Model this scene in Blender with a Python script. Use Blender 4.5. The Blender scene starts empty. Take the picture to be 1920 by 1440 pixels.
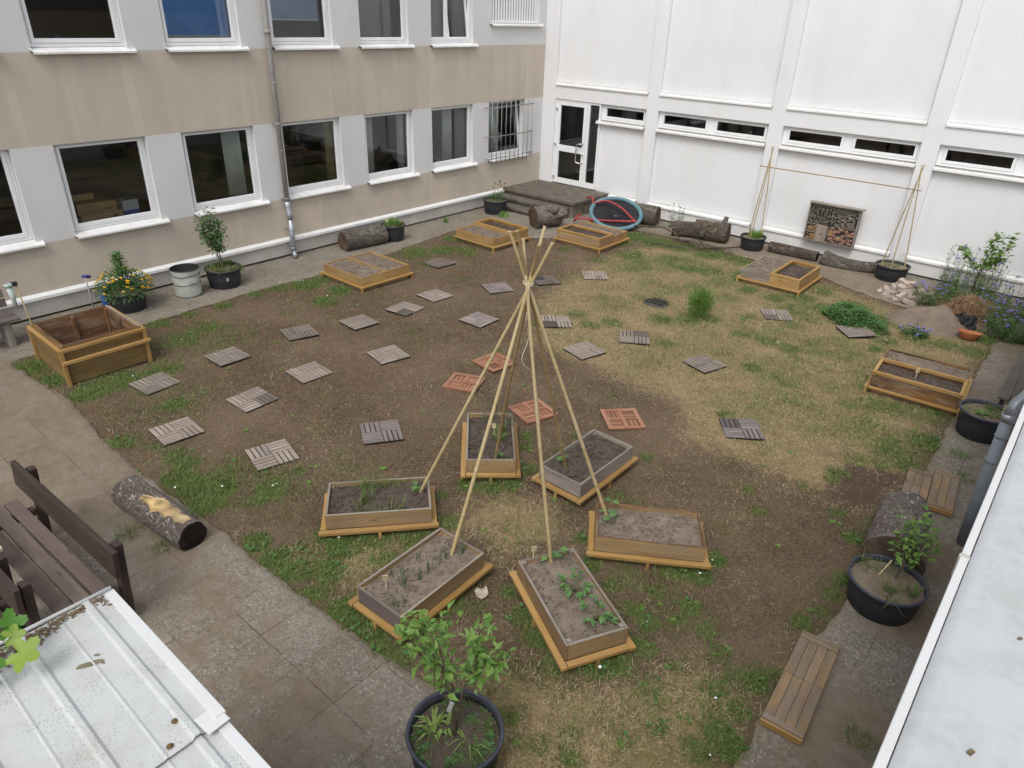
import bpy, math, random
import numpy as np
from mathutils import Vector, Matrix, geometry, noise as mnoise
R = math.radians
random.seed(7)
rng = np.random.default_rng(11)
S = bpy.context.scene

# ---------------------------------------------------------------- camera
cam = bpy.data.cameras.new("camera"); co = bpy.data.objects.new("camera", cam)
S.collection.objects.link(co)
_r = Vector((0.76331, 0.64530, 0.03085)); _u = Vector((-0.32201, 0.33863, 0.88411)); _f = Vector((-0.56007, 0.68478, -0.46627))
M3 = Matrix((_r, _u, -_f)).transposed()
co.matrix_world = Matrix.Translation((13.0024, -16.8186, 4.795)) @ M3.to_4x4()
cam.sensor_width = 36.0; cam.lens = 36.0 * 1324.73 / 1920.0
cam.clip_start = 0.05; cam.clip_end = 500
S.camera = co

# ---------------------------------------------------------------- light: an overcast sky
SUN_EL, SUN_AZ = 55.0, 160.0
w = bpy.data.worlds.new("World"); S.world = w; w.use_nodes = True
nt = w.node_tree; nt.nodes.clear()
sky = nt.nodes.new("ShaderNodeTexSky"); sky.sky_type = 'NISHITA'; sky.sun_disc = False
sky.sun_elevation = R(SUN_EL); sky.sun_rotation = R(SUN_AZ); sky.dust_density = 4.0; sky.air_density = 1.2
hs = nt.nodes.new("ShaderNodeHueSaturation"); hs.inputs['Saturation'].default_value = 0.32
bg = nt.nodes.new("ShaderNodeBackground"); bg.inputs[1].default_value = 0.15
out = nt.nodes.new("ShaderNodeOutputWorld")
nt.links.new(sky.outputs[0], hs.inputs['Color']); nt.links.new(hs.outputs[0], bg.inputs[0]); nt.links.new(bg.outputs[0], out.inputs[0])
sl = bpy.data.lights.new("sun", 'SUN'); sl.energy = 0.8; sl.angle = R(25); sl.color = (1.0, 0.985, 0.96)
so = bpy.data.objects.new("sun", sl); S.collection.objects.link(so)
_sd = Vector((math.sin(R(SUN_AZ)) * math.cos(R(SUN_EL)), math.cos(R(SUN_AZ)) * math.cos(R(SUN_EL)), math.sin(R(SUN_EL))))
so.rotation_euler = _sd.to_track_quat('Z', 'Y').to_euler(); so.location = (8, -10, 20)
S.view_settings.view_transform = 'Standard'; S.view_settings.look = 'None'
S.view_settings.gamma = 1.0; S.view_settings.exposure = 0.40; S.view_settings.use_curve_mapping = False

# ---------------------------------------------------------------- materials
class NT:
    def __init__(s, name):
        s.m = bpy.data.materials.new(name); s.m.use_nodes = True; s.t = s.m.node_tree; s.t.nodes.clear()
        s.out = s.n("ShaderNodeOutputMaterial"); s.b = s.n("ShaderNodeBsdfPrincipled")
        s.l(s.b.outputs[0], s.out.inputs[0])
        tc = s.n("ShaderNodeTexCoord"); s.obj = tc.outputs['Object']; s.uv = tc.outputs['UV']
    def n(s, k): return s.t.nodes.new(k)
    def l(s, a, b): s.t.links.new(a, b)
    def inp(s, sock, v):
        if hasattr(v, 'is_output') or isinstance(v, bpy.types.NodeSocket): s.l(v, sock)
        else: sock.default_value = v if not (isinstance(v, tuple) and len(v) == 3 and len(sock.default_value) == 4) else (*v, 1)
    def map(s, vec, sc, loc=(0, 0, 0)):
        m = s.n("ShaderNodeMapping"); s.l(vec, m.inputs[0]); m.inputs['Scale'].default_value = sc; m.inputs['Location'].default_value = loc
        return m.outputs[0]
    def noise(s, vec, sc, det=4, rough=.55, dist=0):
        n = s.n("ShaderNodeTexNoise"); s.l(vec, n.inputs['Vector']); n.inputs['Scale'].default_value = sc
        n.inputs['Detail'].default_value = det; n.inputs['Roughness'].default_value = rough; n.inputs['Distortion'].default_value = dist
        return n.outputs[0]
    def vor(s, vec, sc, feat='F1'):
        n = s.n("ShaderNodeTexVoronoi"); s.l(vec, n.inputs['Vector']); n.inputs['Scale'].default_value = sc; n.feature = feat
        return n.outputs[0]
    def ramp(s, fac, stops):
        r = s.n("ShaderNodeValToRGB"); s.l(fac, r.inputs[0]); e = r.color_ramp.elements
        while len(e) < len(stops): e.new(0.5)
        for i, (p, c) in enumerate(stops):
            e[i].position = p; e[i].color = (c, c, c, 1) if not isinstance(c, tuple) else (*c, 1)
        return r.outputs[0]
    def mix(s, fac, a, b, mode='MIX'):
        m = s.n("ShaderNodeMix"); m.data_type = 'RGBA'; m.blend_type = mode
        s.inp(m.inputs[0], fac); s.inp(m.inputs[6], a); s.inp(m.inputs[7], b)
        return m.outputs[2]
    def math(s, op, a, b=0.0):
        m = s.n("ShaderNodeMath"); m.operation = op; s.inp(m.inputs[0], a); s.inp(m.inputs[1], b); return m.outputs[0]
    def bump(s, h, st, d=.01):
        b = s.n("ShaderNodeBump"); s.l(h, b.inputs['Height']); b.inputs['Strength'].default_value = st; b.inputs['Distance'].default_value = d
        s.l(b.outputs[0], s.b.inputs['Normal'])
    def attr(s, name):
        a = s.n("ShaderNodeAttribute"); a.attribute_name = name; return a
    def sep(s, v):
        x = s.n("ShaderNodeSeparateXYZ"); s.l(v, x.inputs[0]); return x.outputs
    def done(s, col=None, rough=.7, metal=0, spec=.4):
        if col is not None: s.inp(s.b.inputs['Base Color'], col)
        s.inp(s.b.inputs['Roughness'], rough); s.b.inputs['Metallic'].default_value = metal
        s.b.inputs['Specular IOR Level'].default_value = spec
        return s.m

def plain(name, c, c2=None, rough=.6, sc=6, metal=0, bump=0, bsc=40, spec=.4, det=5):
    t = NT(name); c2 = c2 or tuple(x * .8 for x in c)
    f = t.ramp(t.noise(t.obj, sc, det, .6), [(.35, 0.0), (.65, 1.0)])
    if bump: t.bump(t.noise(t.obj, bsc, 4, .6), bump, .01)
    return t.done(t.mix(f, c, c2), rough, metal, spec)

def wood(name, c1, c2, c3, rough=.65, bump=.25, wear=None):
    t = NT(name)
    v = t.map(t.uv, (1.6, 34, 1)); g = t.noise(v, 1.0, 5, .6, .35)
    big = t.noise(t.map(t.uv, (1.1, 5, 1)), 1.0, 4, .6, .3)
    c = t.mix(t.ramp(g, [(.35, 0.0), (.68, 1.0)]), c1, c2)
    c = t.mix(t.ramp(big, [(.4, 0.0), (.66, .85)]), c, c3)
    kn = t.vor(t.map(t.uv, (1.4, 7, 1)), 1.0)
    c = t.mix(t.ramp(kn, [(.03, .8), (.1, 0.0)]), c, tuple(x * .35 for x in c1))
    if wear: c = t.mix(t.ramp(t.noise(t.map(t.uv, (2.2, 9, 1), (3, 1, 0)), 1.0, 6, .7), [(.48, 0.0), (.6, wear[1])]), c, wear[0])
    tint = t.attr('tint')
    c = t.mix(1.0, c, tint.outputs['Color'], 'MULTIPLY')
    t.bump(g, bump, .004)
    return t.done(c, rough, 0, .3)

def leafmat(name, a, b, c=None, rough=.5, trans=.25):
    t = NT(name); tint = t.attr('tint'); x = t.sep(tint.outputs['Color'])
    col = t.mix(x[0], a, b)
    if c: col = t.mix(x[1], col, c)
    t.done(col, rough, 0, .35)
    tr = t.n("ShaderNodeBsdfTranslucent"); t.l(col, tr.inputs[0])
    mx = t.n("ShaderNodeMixShader"); mx.inputs[0].default_value = trans
    t.l(t.b.outputs[0], mx.inputs[1]); t.l(tr.outputs[0], mx.inputs[2]); t.l(mx.outputs[0], t.out.inputs[0])
    return t.m

def glass(name, tint=(.80, .82, .80)):
    t = NT(name); t.t.nodes.remove(t.b)
    fr = t.n("ShaderNodeFresnel"); fr.inputs[0].default_value = 1.5
    tr = t.n("ShaderNodeBsdfTransparent"); tr.inputs[0].default_value = (*tint, 1)
    gl = t.n("ShaderNodeBsdfGlossy"); gl.inputs['Roughness'].default_value = .0; gl.inputs[0].default_value = (.95, .97, 1, 1)
    f = t.math('MULTIPLY', fr.outputs[0], 1.7)
    mx = t.n("ShaderNodeMixShader"); t.l(f, mx.inputs[0]); t.l(tr.outputs[0], mx.inputs[1]); t.l(gl.outputs[0], mx.inputs[2])
    t.l(mx.outputs[0], t.out.inputs[0]); return t.m

def beige_wall():
    t = NT("painted_render"); z = t.sep(t.obj)
    n1 = t.noise(t.obj, 1.1, 6, .6); n2 = t.noise(t.map(t.obj, (3, 3, .25)), 1.0, 5, .6)
    n3 = t.noise(t.obj, 160, 2, .6)
    white = t.mix(t.ramp(n1, [(.3, 0.0), (.7, 1.0)]), (.66, .655, .65), (.60, .595, .59))
    beige = t.mix(t.ramp(n1, [(.3, 0.0), (.7, 1.0)]), (.55, .485, .405), (.49, .43, .36))
    grey = t.mix(t.ramp(n2, [(.45, 0.0), (.75, .55)]), beige, (.41, .38, .33))
    st = t.noise(t.map(t.obj, (1, 4.5, .18)), 1.0, 2, .4)
    beige = t.mix(t.ramp(st, [(.63, 0.0), (.7, .28)]), grey, (.66, .57, .46))
    low = t.mix(t.ramp(t.noise(t.obj, 1.7, 4), [(.4, 0.0), (.7, .6)]), beige, (.62, .52, .40))
    def gt(h): return t.math('GREATER_THAN', z[2], h)
    c = t.mix(gt(1.0), low, beige); c = t.mix(gt(1.222), c, white); c = t.mix(gt(2.704), c, beige); c = t.mix(gt(4.035), c, white)
    t.bump(t.math('ADD', n3, t.math('MULTIPLY', n1, .4)), .35, .008)
    return t.done(c, .9, 0, .2)

def white_wall(name='white_render', bands=True):
    t = NT(name); n1 = t.noise(t.obj, .9, 6, .6); n2 = t.noise(t.map(t.obj, (2.5, 2.5, .25)), 1.0, 5, .6)
    c = t.mix(t.ramp(n1, [(.3, 0.0), (.7, 1.0)]), (.745, .75, .76), (.695, .70, .71))
    c = t.mix(t.ramp(n2, [(.5, 0.0), (.8, .35)]), c, (.64, .63, .59))
    z = t.sep(t.obj)
    lowm = t.math('LESS_THAN', t.math('ADD', z[2], t.math('MULTIPLY', t.noise(t.obj, 3, 5, .7), 1.2)), .95)
    c = t.mix(t.math('MULTIPLY', lowm, .30), c, (.46, .41, .33))
    sk = t.ramp(t.noise(t.map(t.obj, (7, 7, .12)), 1.0, 3, .5), [(.58, 0.0), (.72, 1.0)])
    zf = t.math('FRACT', t.math('DIVIDE', t.math('SUBTRACT', z[2], 3.07), 6.0))
    c = t.mix(t.math('MULTIPLY', sk, .14), c, (.60, .59, .56))
    def band(h, w_): return t.math('MULTIPLY', t.math('GREATER_THAN', z[2], h), t.math('LESS_THAN', t.math('SUBTRACT', z[2], t.math('MULTIPLY', t.noise(t.obj, 11, 6, .75), w_)), h))
    for h in ((3.09, 2.285, .40) if bands else ()): c = t.mix(t.math('MULTIPLY', band(h, .10), .38), c, (.40, .385, .34))
    t.bump(t.math('ADD', t.noise(t.obj, 140, 2, .6), t.math('MULTIPLY', n1, .5)), .3, .008)
    return t.done(c, .88, 0, .2)

def dirty_white(name, c=(.72, .73, .73), dirt=(.33, .31, .27), amt=.6, speck=True, sc=2.2):
    t = NT(name); n = t.noise(t.obj, sc, 9, .72)
    col = t.mix(t.ramp(n, [(.45, 0.0), (.75, amt)]), c, dirt)
    col = t.mix(t.ramp(t.noise(t.obj, 14, 5, .7), [(.52, 0.0), (.7, amt * .5)]), col, (.5, .48, .43))
    if speck:
        area = t.ramp(t.noise(t.obj, 4.2, 5, .65), [(.43, 0.0), (.6, 1.0)])
        sp = t.math('MULTIPLY', t.ramp(t.vor(t.map(t.obj, (1, 1.6, 1)), 75), [(.18, 1.0), (.29, 0.0)]), area)
        col = t.mix(t.math('MULTIPLY', sp, .8), col, (.1, .1, .09))
    t.bump(t.noise(t.obj, 60, 3), .08, .004)
    return t.done(col, .5, 0, .4)

def ground_mat():
    t = NT("garden_soil"); a = t.attr('mask'); m = t.sep(a.outputs['Color'])
    hi = t.noise(t.obj, 26, 8, .75); mid = t.noise(t.obj, 5, 6, .65); lo = t.noise(t.obj, .8, 4)
    soil = t.mix(t.ramp(mid, [(.3, 0.0), (.7, 1.0)]), (.096, .065, .042), (.150, .106, .070))
    soil = t.mix(t.ramp(hi, [(.44, 0.0), (.6, .9)]), soil, (.048, .031, .020))
    soil = t.mix(t.ramp(lo, [(.42, 0.0), (.7, .55)]), soil, (.185, .136, .094))
    soil = t.mix(t.ramp(t.noise(t.obj, 2.3, 6, .7), [(.5, 0.0), (.72, .5)]), soil, (.165, .125, .062))
    soil = t.mix(t.ramp(t.noise(t.obj, 55, 4, .7), [(.54, 0.0), (.66, .75)]), soil, (.255, .19, .122))
    st = t.mix(t.ramp(t.noise(t.map(t.obj, (30, 70, 30)), 1.0, 5, .7), [(.3, 0.0), (.7, 1.0)]), (.37, .275, .150), (.175, .115, .058))
    st = t.mix(t.ramp(t.noise(t.map(t.obj, (80, 28, 30)), 1.0, 5, .7), [(.5, 0.0), (.75, .8)]), st, (.50, .39, .225))
    st = t.mix(t.ramp(t.noise(t.obj, 1.9, 7, .75), [(.40, 0.0), (.62, .8)]), st, (.150, .152, .055))
    st = t.mix(t.ramp(t.noise(t.obj, 3.7, 7, .75), [(.5, 0.0), (.66, .85)]), st, (.145, .098, .060))
    gr = t.mix(t.ramp(t.noise(t.obj, 60, 4, .7), [(.35, 0.0), (.65, 1.0)]), (.05, .085, .02), (.12, .155, .045))
    dm = t.math('ADD', m[0], t.math('MULTIPLY', t.math('SUBTRACT', t.noise(t.obj, 9, 7, .75), .5), 1.6))
    c = t.mix(t.ramp(dm, [(.35, 0.0), (.75, .9)]), soil, st)
    gm = t.math('ADD', m[1], t.math('MULTIPLY', t.math('SUBTRACT', t.noise(t.obj, 14, 6, .75), .5), 1.3))
    c = t.mix(t.ramp(gm, [(.45, 0.0), (.8, .85)]), c, gr)
    c = t.mix(m[2], c, t.mix(t.ramp(mid, [(.3, 0.0), (.7, 1.0)]), (.078, .052, .038), (.105, .073, .054)))
    t.bump(t.math('ADD', hi, t.math('MULTIPLY', t.noise(t.obj, 90, 4, .7), .6)), .8, .02)
    return t.done(c, .95, 0, .15)

def pave_mat():
    t = NT("old_concrete"); a = t.attr('mask'); m = t.sep(a.outputs['Color'])
    mid = t.noise(t.obj, 2.2, 7, .68); hi = t.noise(t.obj, 34, 6, .75)
    c = t.mix(t.ramp(mid, [(.3, 0.0), (.7, 1.0)]), (.200, .174, .140), (.285, .254, .212))
    c = t.mix(t.ramp(hi, [(.44, 0.0), (.62, .8)]), c, (.095, .077, .058))
    c = t.mix(t.ramp(t.vor(t.obj, 30), [(.13, .9), (.24, 0.0)]), c, (.45, .42, .37))
    c = t.mix(t.ramp(t.noise(t.obj, 9, 8, .8), [(.46, 0.0), (.62, .5)]), c, (.125, .10, .072))
    dirt = t.mix(t.ramp(t.noise(t.obj, 6, 7, .7), [(.3, 0.0), (.7, 1.0)]), (.140, .105, .073), (.22, .172, .124))
    dm = t.math('ADD', m[0], t.math('MULTIPLY', t.math('SUBTRACT', t.noise(t.obj, 2.6, 8, .72), .5), 2.2))
    c = t.mix(t.ramp(dm, [(.4, 0.0), (.8, .9)]), c, dirt)
    moss = t.ramp(t.noise(t.obj, 3.3, 6, .75), [(.56, 0.0), (.70, .6)])
    c = t.mix(moss, c, (.12, .105, .045))
    xs_ = t.sep(t.obj); cb = t.n('ShaderNodeCombineXYZ')
    t.l(t.math('FLOOR', t.math('ADD', t.math('DIVIDE', xs_[0], .5), .64)), cb.inputs[0]); t.l(t.math('FLOOR', t.math('ADD', t.math('DIVIDE', xs_[1], .5), .6)), cb.inputs[1])
    wn = t.n('ShaderNodeTexWhiteNoise'); t.l(cb.outputs[0], wn.inputs['Vector'])
    c = t.mix(t.math('MULTIPLY', wn.outputs['Value'], .13), c, (.36, .33, .285))
    # slab joints of the half metre slabs, half filled with dirt
    x = t.sep(t.obj)
    def joint(s, off):
        f = t.math('FRACT', t.math('ADD', t.math('DIVIDE', t.math('ADD', s, t.math('MULTIPLY', t.math('SUBTRACT', t.noise(t.obj, 5, 4), .5), .018)), .5), off))
        return t.math('LESS_THAN', t.math('ABSOLUTE', t.math('SUBTRACT', f, .5)), .011)
    j = t.math('MAXIMUM', joint(x[0], .14), joint(x[1], .1))
    j = t.math('MULTIPLY', j, t.ramp(t.noise(t.obj, 1.6, 6, .75), [(.46, 0.0), (.62, .85)]))
    c = t.mix(t.math('MULTIPLY', j, .8), c, (.055, .045, .035))
    t.bump(t.math('SUBTRACT', t.math('ADD', hi, t.math('MULTIPLY', mid, .5)), j), .5, .012)
    return t.done(c, .93, 0, .2)

def bark_mat(name, c1, c2, c3, sx=(3.2, 11, 1), moss=0):
    t = NT(name); v = t.map(t.uv, sx)
    n = t.noise(v, 1.7, 7, .65, .5); n2 = t.noise(t.map(t.uv, (sx[0] * 2.2, sx[1] * 2.2, 1), (5, 2, 0)), 1.0, 5, .6, .8)
    cr = t.math('ABSOLUTE', t.math('SUBTRACT', n2, .5))
    c = t.mix(t.ramp(n, [(.3, 0.0), (.7, 1.0)]), c1, c2)
    c = t.mix(t.ramp(t.noise(t.obj, 6, 6, .75), [(.45, 0.0), (.66, .85)]), c, c3)
    c = t.mix(t.ramp(cr, [(.0, .9), (.022, 0.0)]), c, tuple(x * .25 for x in c1))
    if moss: c = t.mix(t.ramp(t.noise(t.obj, 5, 4), [(.55, 0.0), (.7, moss)]), c, (.1, .11, .05))
    t.bump(t.math('ADD', n, t.math('MULTIPLY', t.ramp(cr, [(.0, 0.0), (.09, 1.0)]), .8)), 1.0, .03)
    return t.done(c, .95, 0, .15)

def rings_mat(name, c1, c2, c3):
    t = NT(name); u = t.sep(t.uv)
    w_ = t.noise(t.obj, 18, 5, .7); r = t.math('ADD', u[0], t.math('MULTIPLY', w_, .08))
    g = t.math('SINE', t.math('MULTIPLY', r, 90.0))
    c = t.mix(t.math('MULTIPLY', t.math('ADD', g, 1.0), .35), c1, c2)
    c = t.mix(t.ramp(t.noise(t.obj, 7, 5, .7), [(.45, 0.0), (.7, .8)]), c, c3)
    t.bump(w_, .6, .01); return t.done(c, .92, 0, .15)

MT = {}
MT['beige'] = beige_wall(); MT['white'] = white_wall(); MT['whitepil'] = white_wall('white_pilaster_render', False); MT['ground'] = ground_mat(); MT['pave'] = pave_mat()
MT['frame'] = plain("white_window_plastic", (.80, .81, .82), (.74, .75, .76), .35, 3, spec=.5)
MT['ledge'] = dirty_white("white_painted_ledge", (.76, .76, .755), (.45, .43, .38), .35, False)
MT['sill'] = dirty_white("white_metal_sill", (.74, .74, .73), (.40, .38, .33), .6, False)
MT['plinth'] = plain("grey_plinth", (.50, .48, .44), (.40, .38, .34), .9, 2.5, bump=.2)
MT['glass'] = glass("window_glass")
MT['room'] = plain("dim_room_paint", (.42, .385, .34), (.33, .30, .265), .9, .7)
MT['hallroom'] = plain('grey_entrance_paint', (.45, .45, .44), (.38, .38, .37), .8, 1)
MT['roomfloor'] = plain("brown_floor", (.10, .075, .05), (.07, .05, .035), .5, 2)
MT['curtain'] = plain("white_curtain", (.78, .82, .78), (.68, .73, .69), .9, 3)
MT['yellowcurtain'] = plain("yellowish_curtain", (.5, .47, .28), (.4, .37, .2), .9, 3)
MT['blueblind'] = plain("blue_blind", (.22, .48, .90), (.16, .38, .80), .7, 2)
MT['paleblind'] = plain("pale_blue_blind", (.36, .45, .68), (.31, .39, .6), .7, 2)
MT['greyblind'] = plain("grey_blind", (.40, .375, .37), (.34, .315, .31), .8, 2)
MT['card'] = plain("cardboard", (.48, .36, .19), (.40, .29, .15), .85, 4)
MT['carddark'] = plain("cardboard_print", (.16, .11, .06), None, .85, 4)
MT['bluebox'] = plain("blue_box", (.03, .11, .42), None, .5, 3)
MT['whitebox'] = plain("white_box", (.62, .66, .72), None, .5, 3)
MT['pipe'] = plain("grey_downpipe_paint", (.34, .325, .31), (.27, .26, .25), .5, 5)
MT['galv'] = plain("galvanised_metal", (.42, .44, .47), (.30, .32, .35), .42, 9, metal=.6)
MT['pvcgrey'] = plain("grey_blue_plastic_pipe", (.27, .305, .345), (.21, .24, .27), .4, 6)
MT['steel'] = plain("brushed_steel", (.58, .58, .57), (.45, .45, .44), .3, 20, metal=.9)
MT['bar'] = plain("grey_bars", (.33, .32, .31), (.22, .20, .19), .5, 12, metal=.3)
MT['step'] = plain("weathered_step_concrete", (.150, .132, .105), (.085, .073, .056), .95, 5, bump=.6, bsc=30, det=9)
MT['stepside'] = plain("stained_step_side", (.21, .18, .14), (.10, .085, .065), .95, 6, bump=.6, bsc=25, det=9)
MT['orange'] = wood("orange_stained_timber", (.36, .212, .068), (.265, .148, .045), (.40, .258, .105), .6)
MT['bedwood'] = wood("weathered_bed_timber", (.275, .172, .080), (.19, .118, .056), (.34, .235, .125), .75, wear=((.22, .19, .15), .45))
MT['freshwood'] = wood("yellow_bed_timber", (.34, .215, .085), (.26, .155, .06), (.40, .27, .12), .7)
MT['greywood'] = wood("grey_weathered_timber", (.235, .20, .165), (.15, .125, .105), (.33, .30, .26), .8)
MT['purplewood'] = wood("dark_purplish_timber", (.15, .118, .118), (.11, .085, .087), (.19, .155, .15), .7)
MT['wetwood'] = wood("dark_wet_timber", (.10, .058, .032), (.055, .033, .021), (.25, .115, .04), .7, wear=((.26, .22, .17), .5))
MT['planter'] = wood("olive_planter_boards", (.20, .125, .05), (.15, .09, .036), (.25, .165, .065), .7, wear=((.16, .13, .05), .6))
MT['tile'] = wood("grey_deck_slats", (.255, .215, .182), (.185, .152, .128), (.315, .272, .235), .75)
MT['tilered'] = wood("reddish_deck_slats", (.29, .135, .08), (.22, .095, .055), (.34, .185, .12), .75)
MT['lid'] = wood("brown_cover_boards", (.215, .148, .095), (.15, .102, .066), (.225, .19, .15), .75, wear=((.33, .205, .085), .5))
MT['bench'] = wood("dark_brown_bench_timber", (.055, .037, .032), (.038, .026, .022), (.075, .052, .045), .6)
MT['benchtop'] = wood("worn_brown_seat_timber", (.125, .095, .078), (.095, .07, .058), (.155, .12, .10), .7)
MT['palewood'] = wood("pale_green_table_slats", (.46, .45, .33), (.38, .37, .27), (.53, .51, .40), .7)
MT['greybench'] = wood("grey_brown_bench_slats", (.12, .10, .09), (.085, .07, .062), (.16, .135, .12), .7)
MT['concrete'] = plain("bench_foot_concrete", (.27, .25, .22), (.19, .175, .155), .95, 8, bump=.4)
MT['bedsoil'] = plain("bed_soil", (.225, .183, .145), (.145, .112, .085), .98, 9, bump=.9, bsc=60, det=9)
MT['darksoil'] = plain("dark_bed_soil", (.10, .078, .062), (.065, .049, .038), .98, 9, bump=.9, bsc=60, det=9)
MT['sandsoil'] = plain("sandy_soil", (.235, .185, .138), (.17, .13, .096), .98, 7, bump=.9, bsc=50, det=9)
MT['tub'] = plain("black_rubber_tub", (.018, .020, .026), (.026, .028, .034), .55, 7, bump=.1)
MT['rim'] = plain("dusty_tub_rim", (.060, .066, .088), (.04, .045, .06), .55, 9)
MT['rimdark'] = plain("dusty_dark_rim", (.035, .036, .04), (.055, .055, .055), .6, 9)
MT['bamboo'] = wood("dry_bamboo", (.40, .31, .165), (.33, .25, .125), (.45, .37, .22), .5, .1)
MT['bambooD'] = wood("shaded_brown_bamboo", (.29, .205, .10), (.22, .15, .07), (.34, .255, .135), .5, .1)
MT['twine'] = plain("pale_twine", (.62, .55, .40), None, .9, 40)
MT['bark'] = bark_mat("grey_brown_bark", (.17, .135, .105), (.10, .075, .056), (.24, .20, .165))
MT['barkgrey'] = bark_mat("silvery_dead_bark", (.21, .185, .155), (.13, .11, .09), (.29, .26, .22), (1.3, 12, 1))
MT['barkdark'] = bark_mat("dark_scaly_bark", (.33, .28, .245), (.185, .15, .125), (.42, .38, .345), (8, 14, 1))
MT['rings'] = rings_mat("old_cut_end", (.085, .058, .04), (.055, .036, .026), (.16, .125, .095))
MT['ringsblack'] = rings_mat("blackened_cut_end", (.020, .014, .012), (.012, .009, .008), (.035, .025, .02))
MT['barewood'] = wood("bare_yellow_wood", (.50, .36, .165), (.36, .25, .11), (.24, .195, .145), .8, .8)
MT['rotwood'] = wood("rotten_orange_wood", (.30, .17, .08), (.20, .11, .05), (.38, .29, .19), .9, .9)
MT['blue'] = plain("blue_grey_padding", (.12, .225, .265), (.09, .175, .21), .55, 8)
MT['net'] = plain("black_net_rope", (.03, .03, .035), None, .7, 20)
MT['redrope'] = plain("red_rope_sleeve", (.36, .035, .045), (.28, .03, .035), .5, 12)
MT['bag'] = plain("pale_grey_green_fabric", (.42, .45, .40), (.35, .37, .33), .85, 5, bump=.5, bsc=9)
MT['blackcloth'] = plain("black_lining", (.02, .02, .022), None, .8, 5)
MT['brick'] = plain("worn_pale_brick", (.44, .38, .33), (.30, .23, .19), .95, 9, bump=.5, bsc=40)
MT['brickred'] = plain("worn_red_brick", (.27, .13, .085), (.30, .20, .15), .95, 9, bump=.5, bsc=40)
MT['terra'] = plain("orange_terracotta", (.42, .15, .06), (.34, .115, .045), .5, 6)
MT['plastic'] = plain("black_plastic_sheet", (.012, .013, .014), None, .7, 5)
MT['iron'] = plain("dark_cast_iron", (.05, .048, .045), (.08, .07, .06), .7, 20, metal=.3)
MT['hole'] = plain("gap_shade_black", (.006, .006, .006), None, 1, 3)  # near-black colour standing for the shade in gaps, slots and recesses
MT['metalroof'] = dirty_white("dirty_white_sheet_metal", (.475, .49, .485), (.32, .31, .265), .8, True)
MT['membrane'] = dirty_white("white_roof_membrane", (.46, .48, .495), (.33, .345, .325), .8, False, 5.5)
MT['fascia'] = dirty_white("white_roof_edging", (.58, .59, .59), (.48, .46, .42), .35, False)
MT['rust'] = plain("rust_spot", (.16, .10, .045), (.1, .065, .03), .9, 60)
MT['stainpuddle'] = plain("olive_puddle_stain", (.15, .135, .075), (.2, .185, .12), .35, 40)
MT['litter'] = plain("brown_leaf_litter", (.10, .065, .038), (.2, .15, .1), .95, 30)
MT['chip'] = plain("pale_chips", (.48, .42, .34), (.34, .28, .21), .9, 30)
MT['tag'] = plain("pale_wooden_tag", (.68, .58, .36), (.6, .5, .3), .7, 20)
MT['petalY'] = plain("yellow_petals", (.80, .48, .015), (.72, .38, .01), .6, 30)
MT['petalP'] = plain("faded_cream_petals", (.70, .60, .28), (.6, .45, .15), .6, 30)
MT['petalB'] = plain("violet_blue_petals", (.23, .21, .52), (.17, .16, .42), .6, 30)
MT['petalW'] = plain("white_petals", (.82, .82, .80), None, .6, 30)
MT['bluegrip'] = plain("dark_blue_grip", (.03, .04, .22), None, .4, 20)
MT['gaugeplastic'] = plain("clear_green_gauge_plastic", (.42, .50, .46), (.36, .43, .4), .2, 9)
MT['sleeve'] = plain("grey_white_label", (.58, .59, .60), None, .6, 9)
MT['grass'] = leafmat("green_grass", (.065, .13, .024), (.17, .24, .06), (.30, .25, .12))
MT['straw'] = leafmat("dry_straw", (.36, .28, .15), (.54, .45, .28), (.16, .105, .055), .8, .15)
MT['clover'] = leafmat("clover_green", (.045, .125, .032), (.10, .21, .06), (.17, .21, .06))
MT['leaf'] = leafmat("mid_green_leaf", (.085, .19, .036), (.20, .33, .075), (.24, .31, .09))
MT['leafdark'] = leafmat("dark_green_leaf", (.05, .12, .035), (.10, .20, .06), (.14, .2, .06))
MT['leafblue'] = leafmat("blue_green_leaf", (.07, .175, .05), (.15, .28, .085), (.2, .3, .12))
MT['vine'] = leafmat("bright_vine_leaf", (.07, .20, .02), (.23, .33, .045), (.1, .22, .03), .45, .35)
MT['deadstalk'] = leafmat("dead_red_brown_stalk", (.24, .125, .065), (.36, .24, .14), (.42, .32, .19), .9, .1)
MT['onion'] = leafmat("grey_green_shoot", (.055, .11, .06), (.10, .17, .10), (.2, .2, .1))
MT['stem'] = plain("brown_stem", (.085, .06, .042), (.12, .09, .065), .8, 20)
MT['greenstem'] = plain("green_stem", (.10, .15, .05), (.14, .18, .07), .7, 20)
MT['mound'] = plain("sandy_mound_soil", (.20, .158, .122), (.145, .112, .085), .98, 5, bump=1, bsc=40, det=9)

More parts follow.
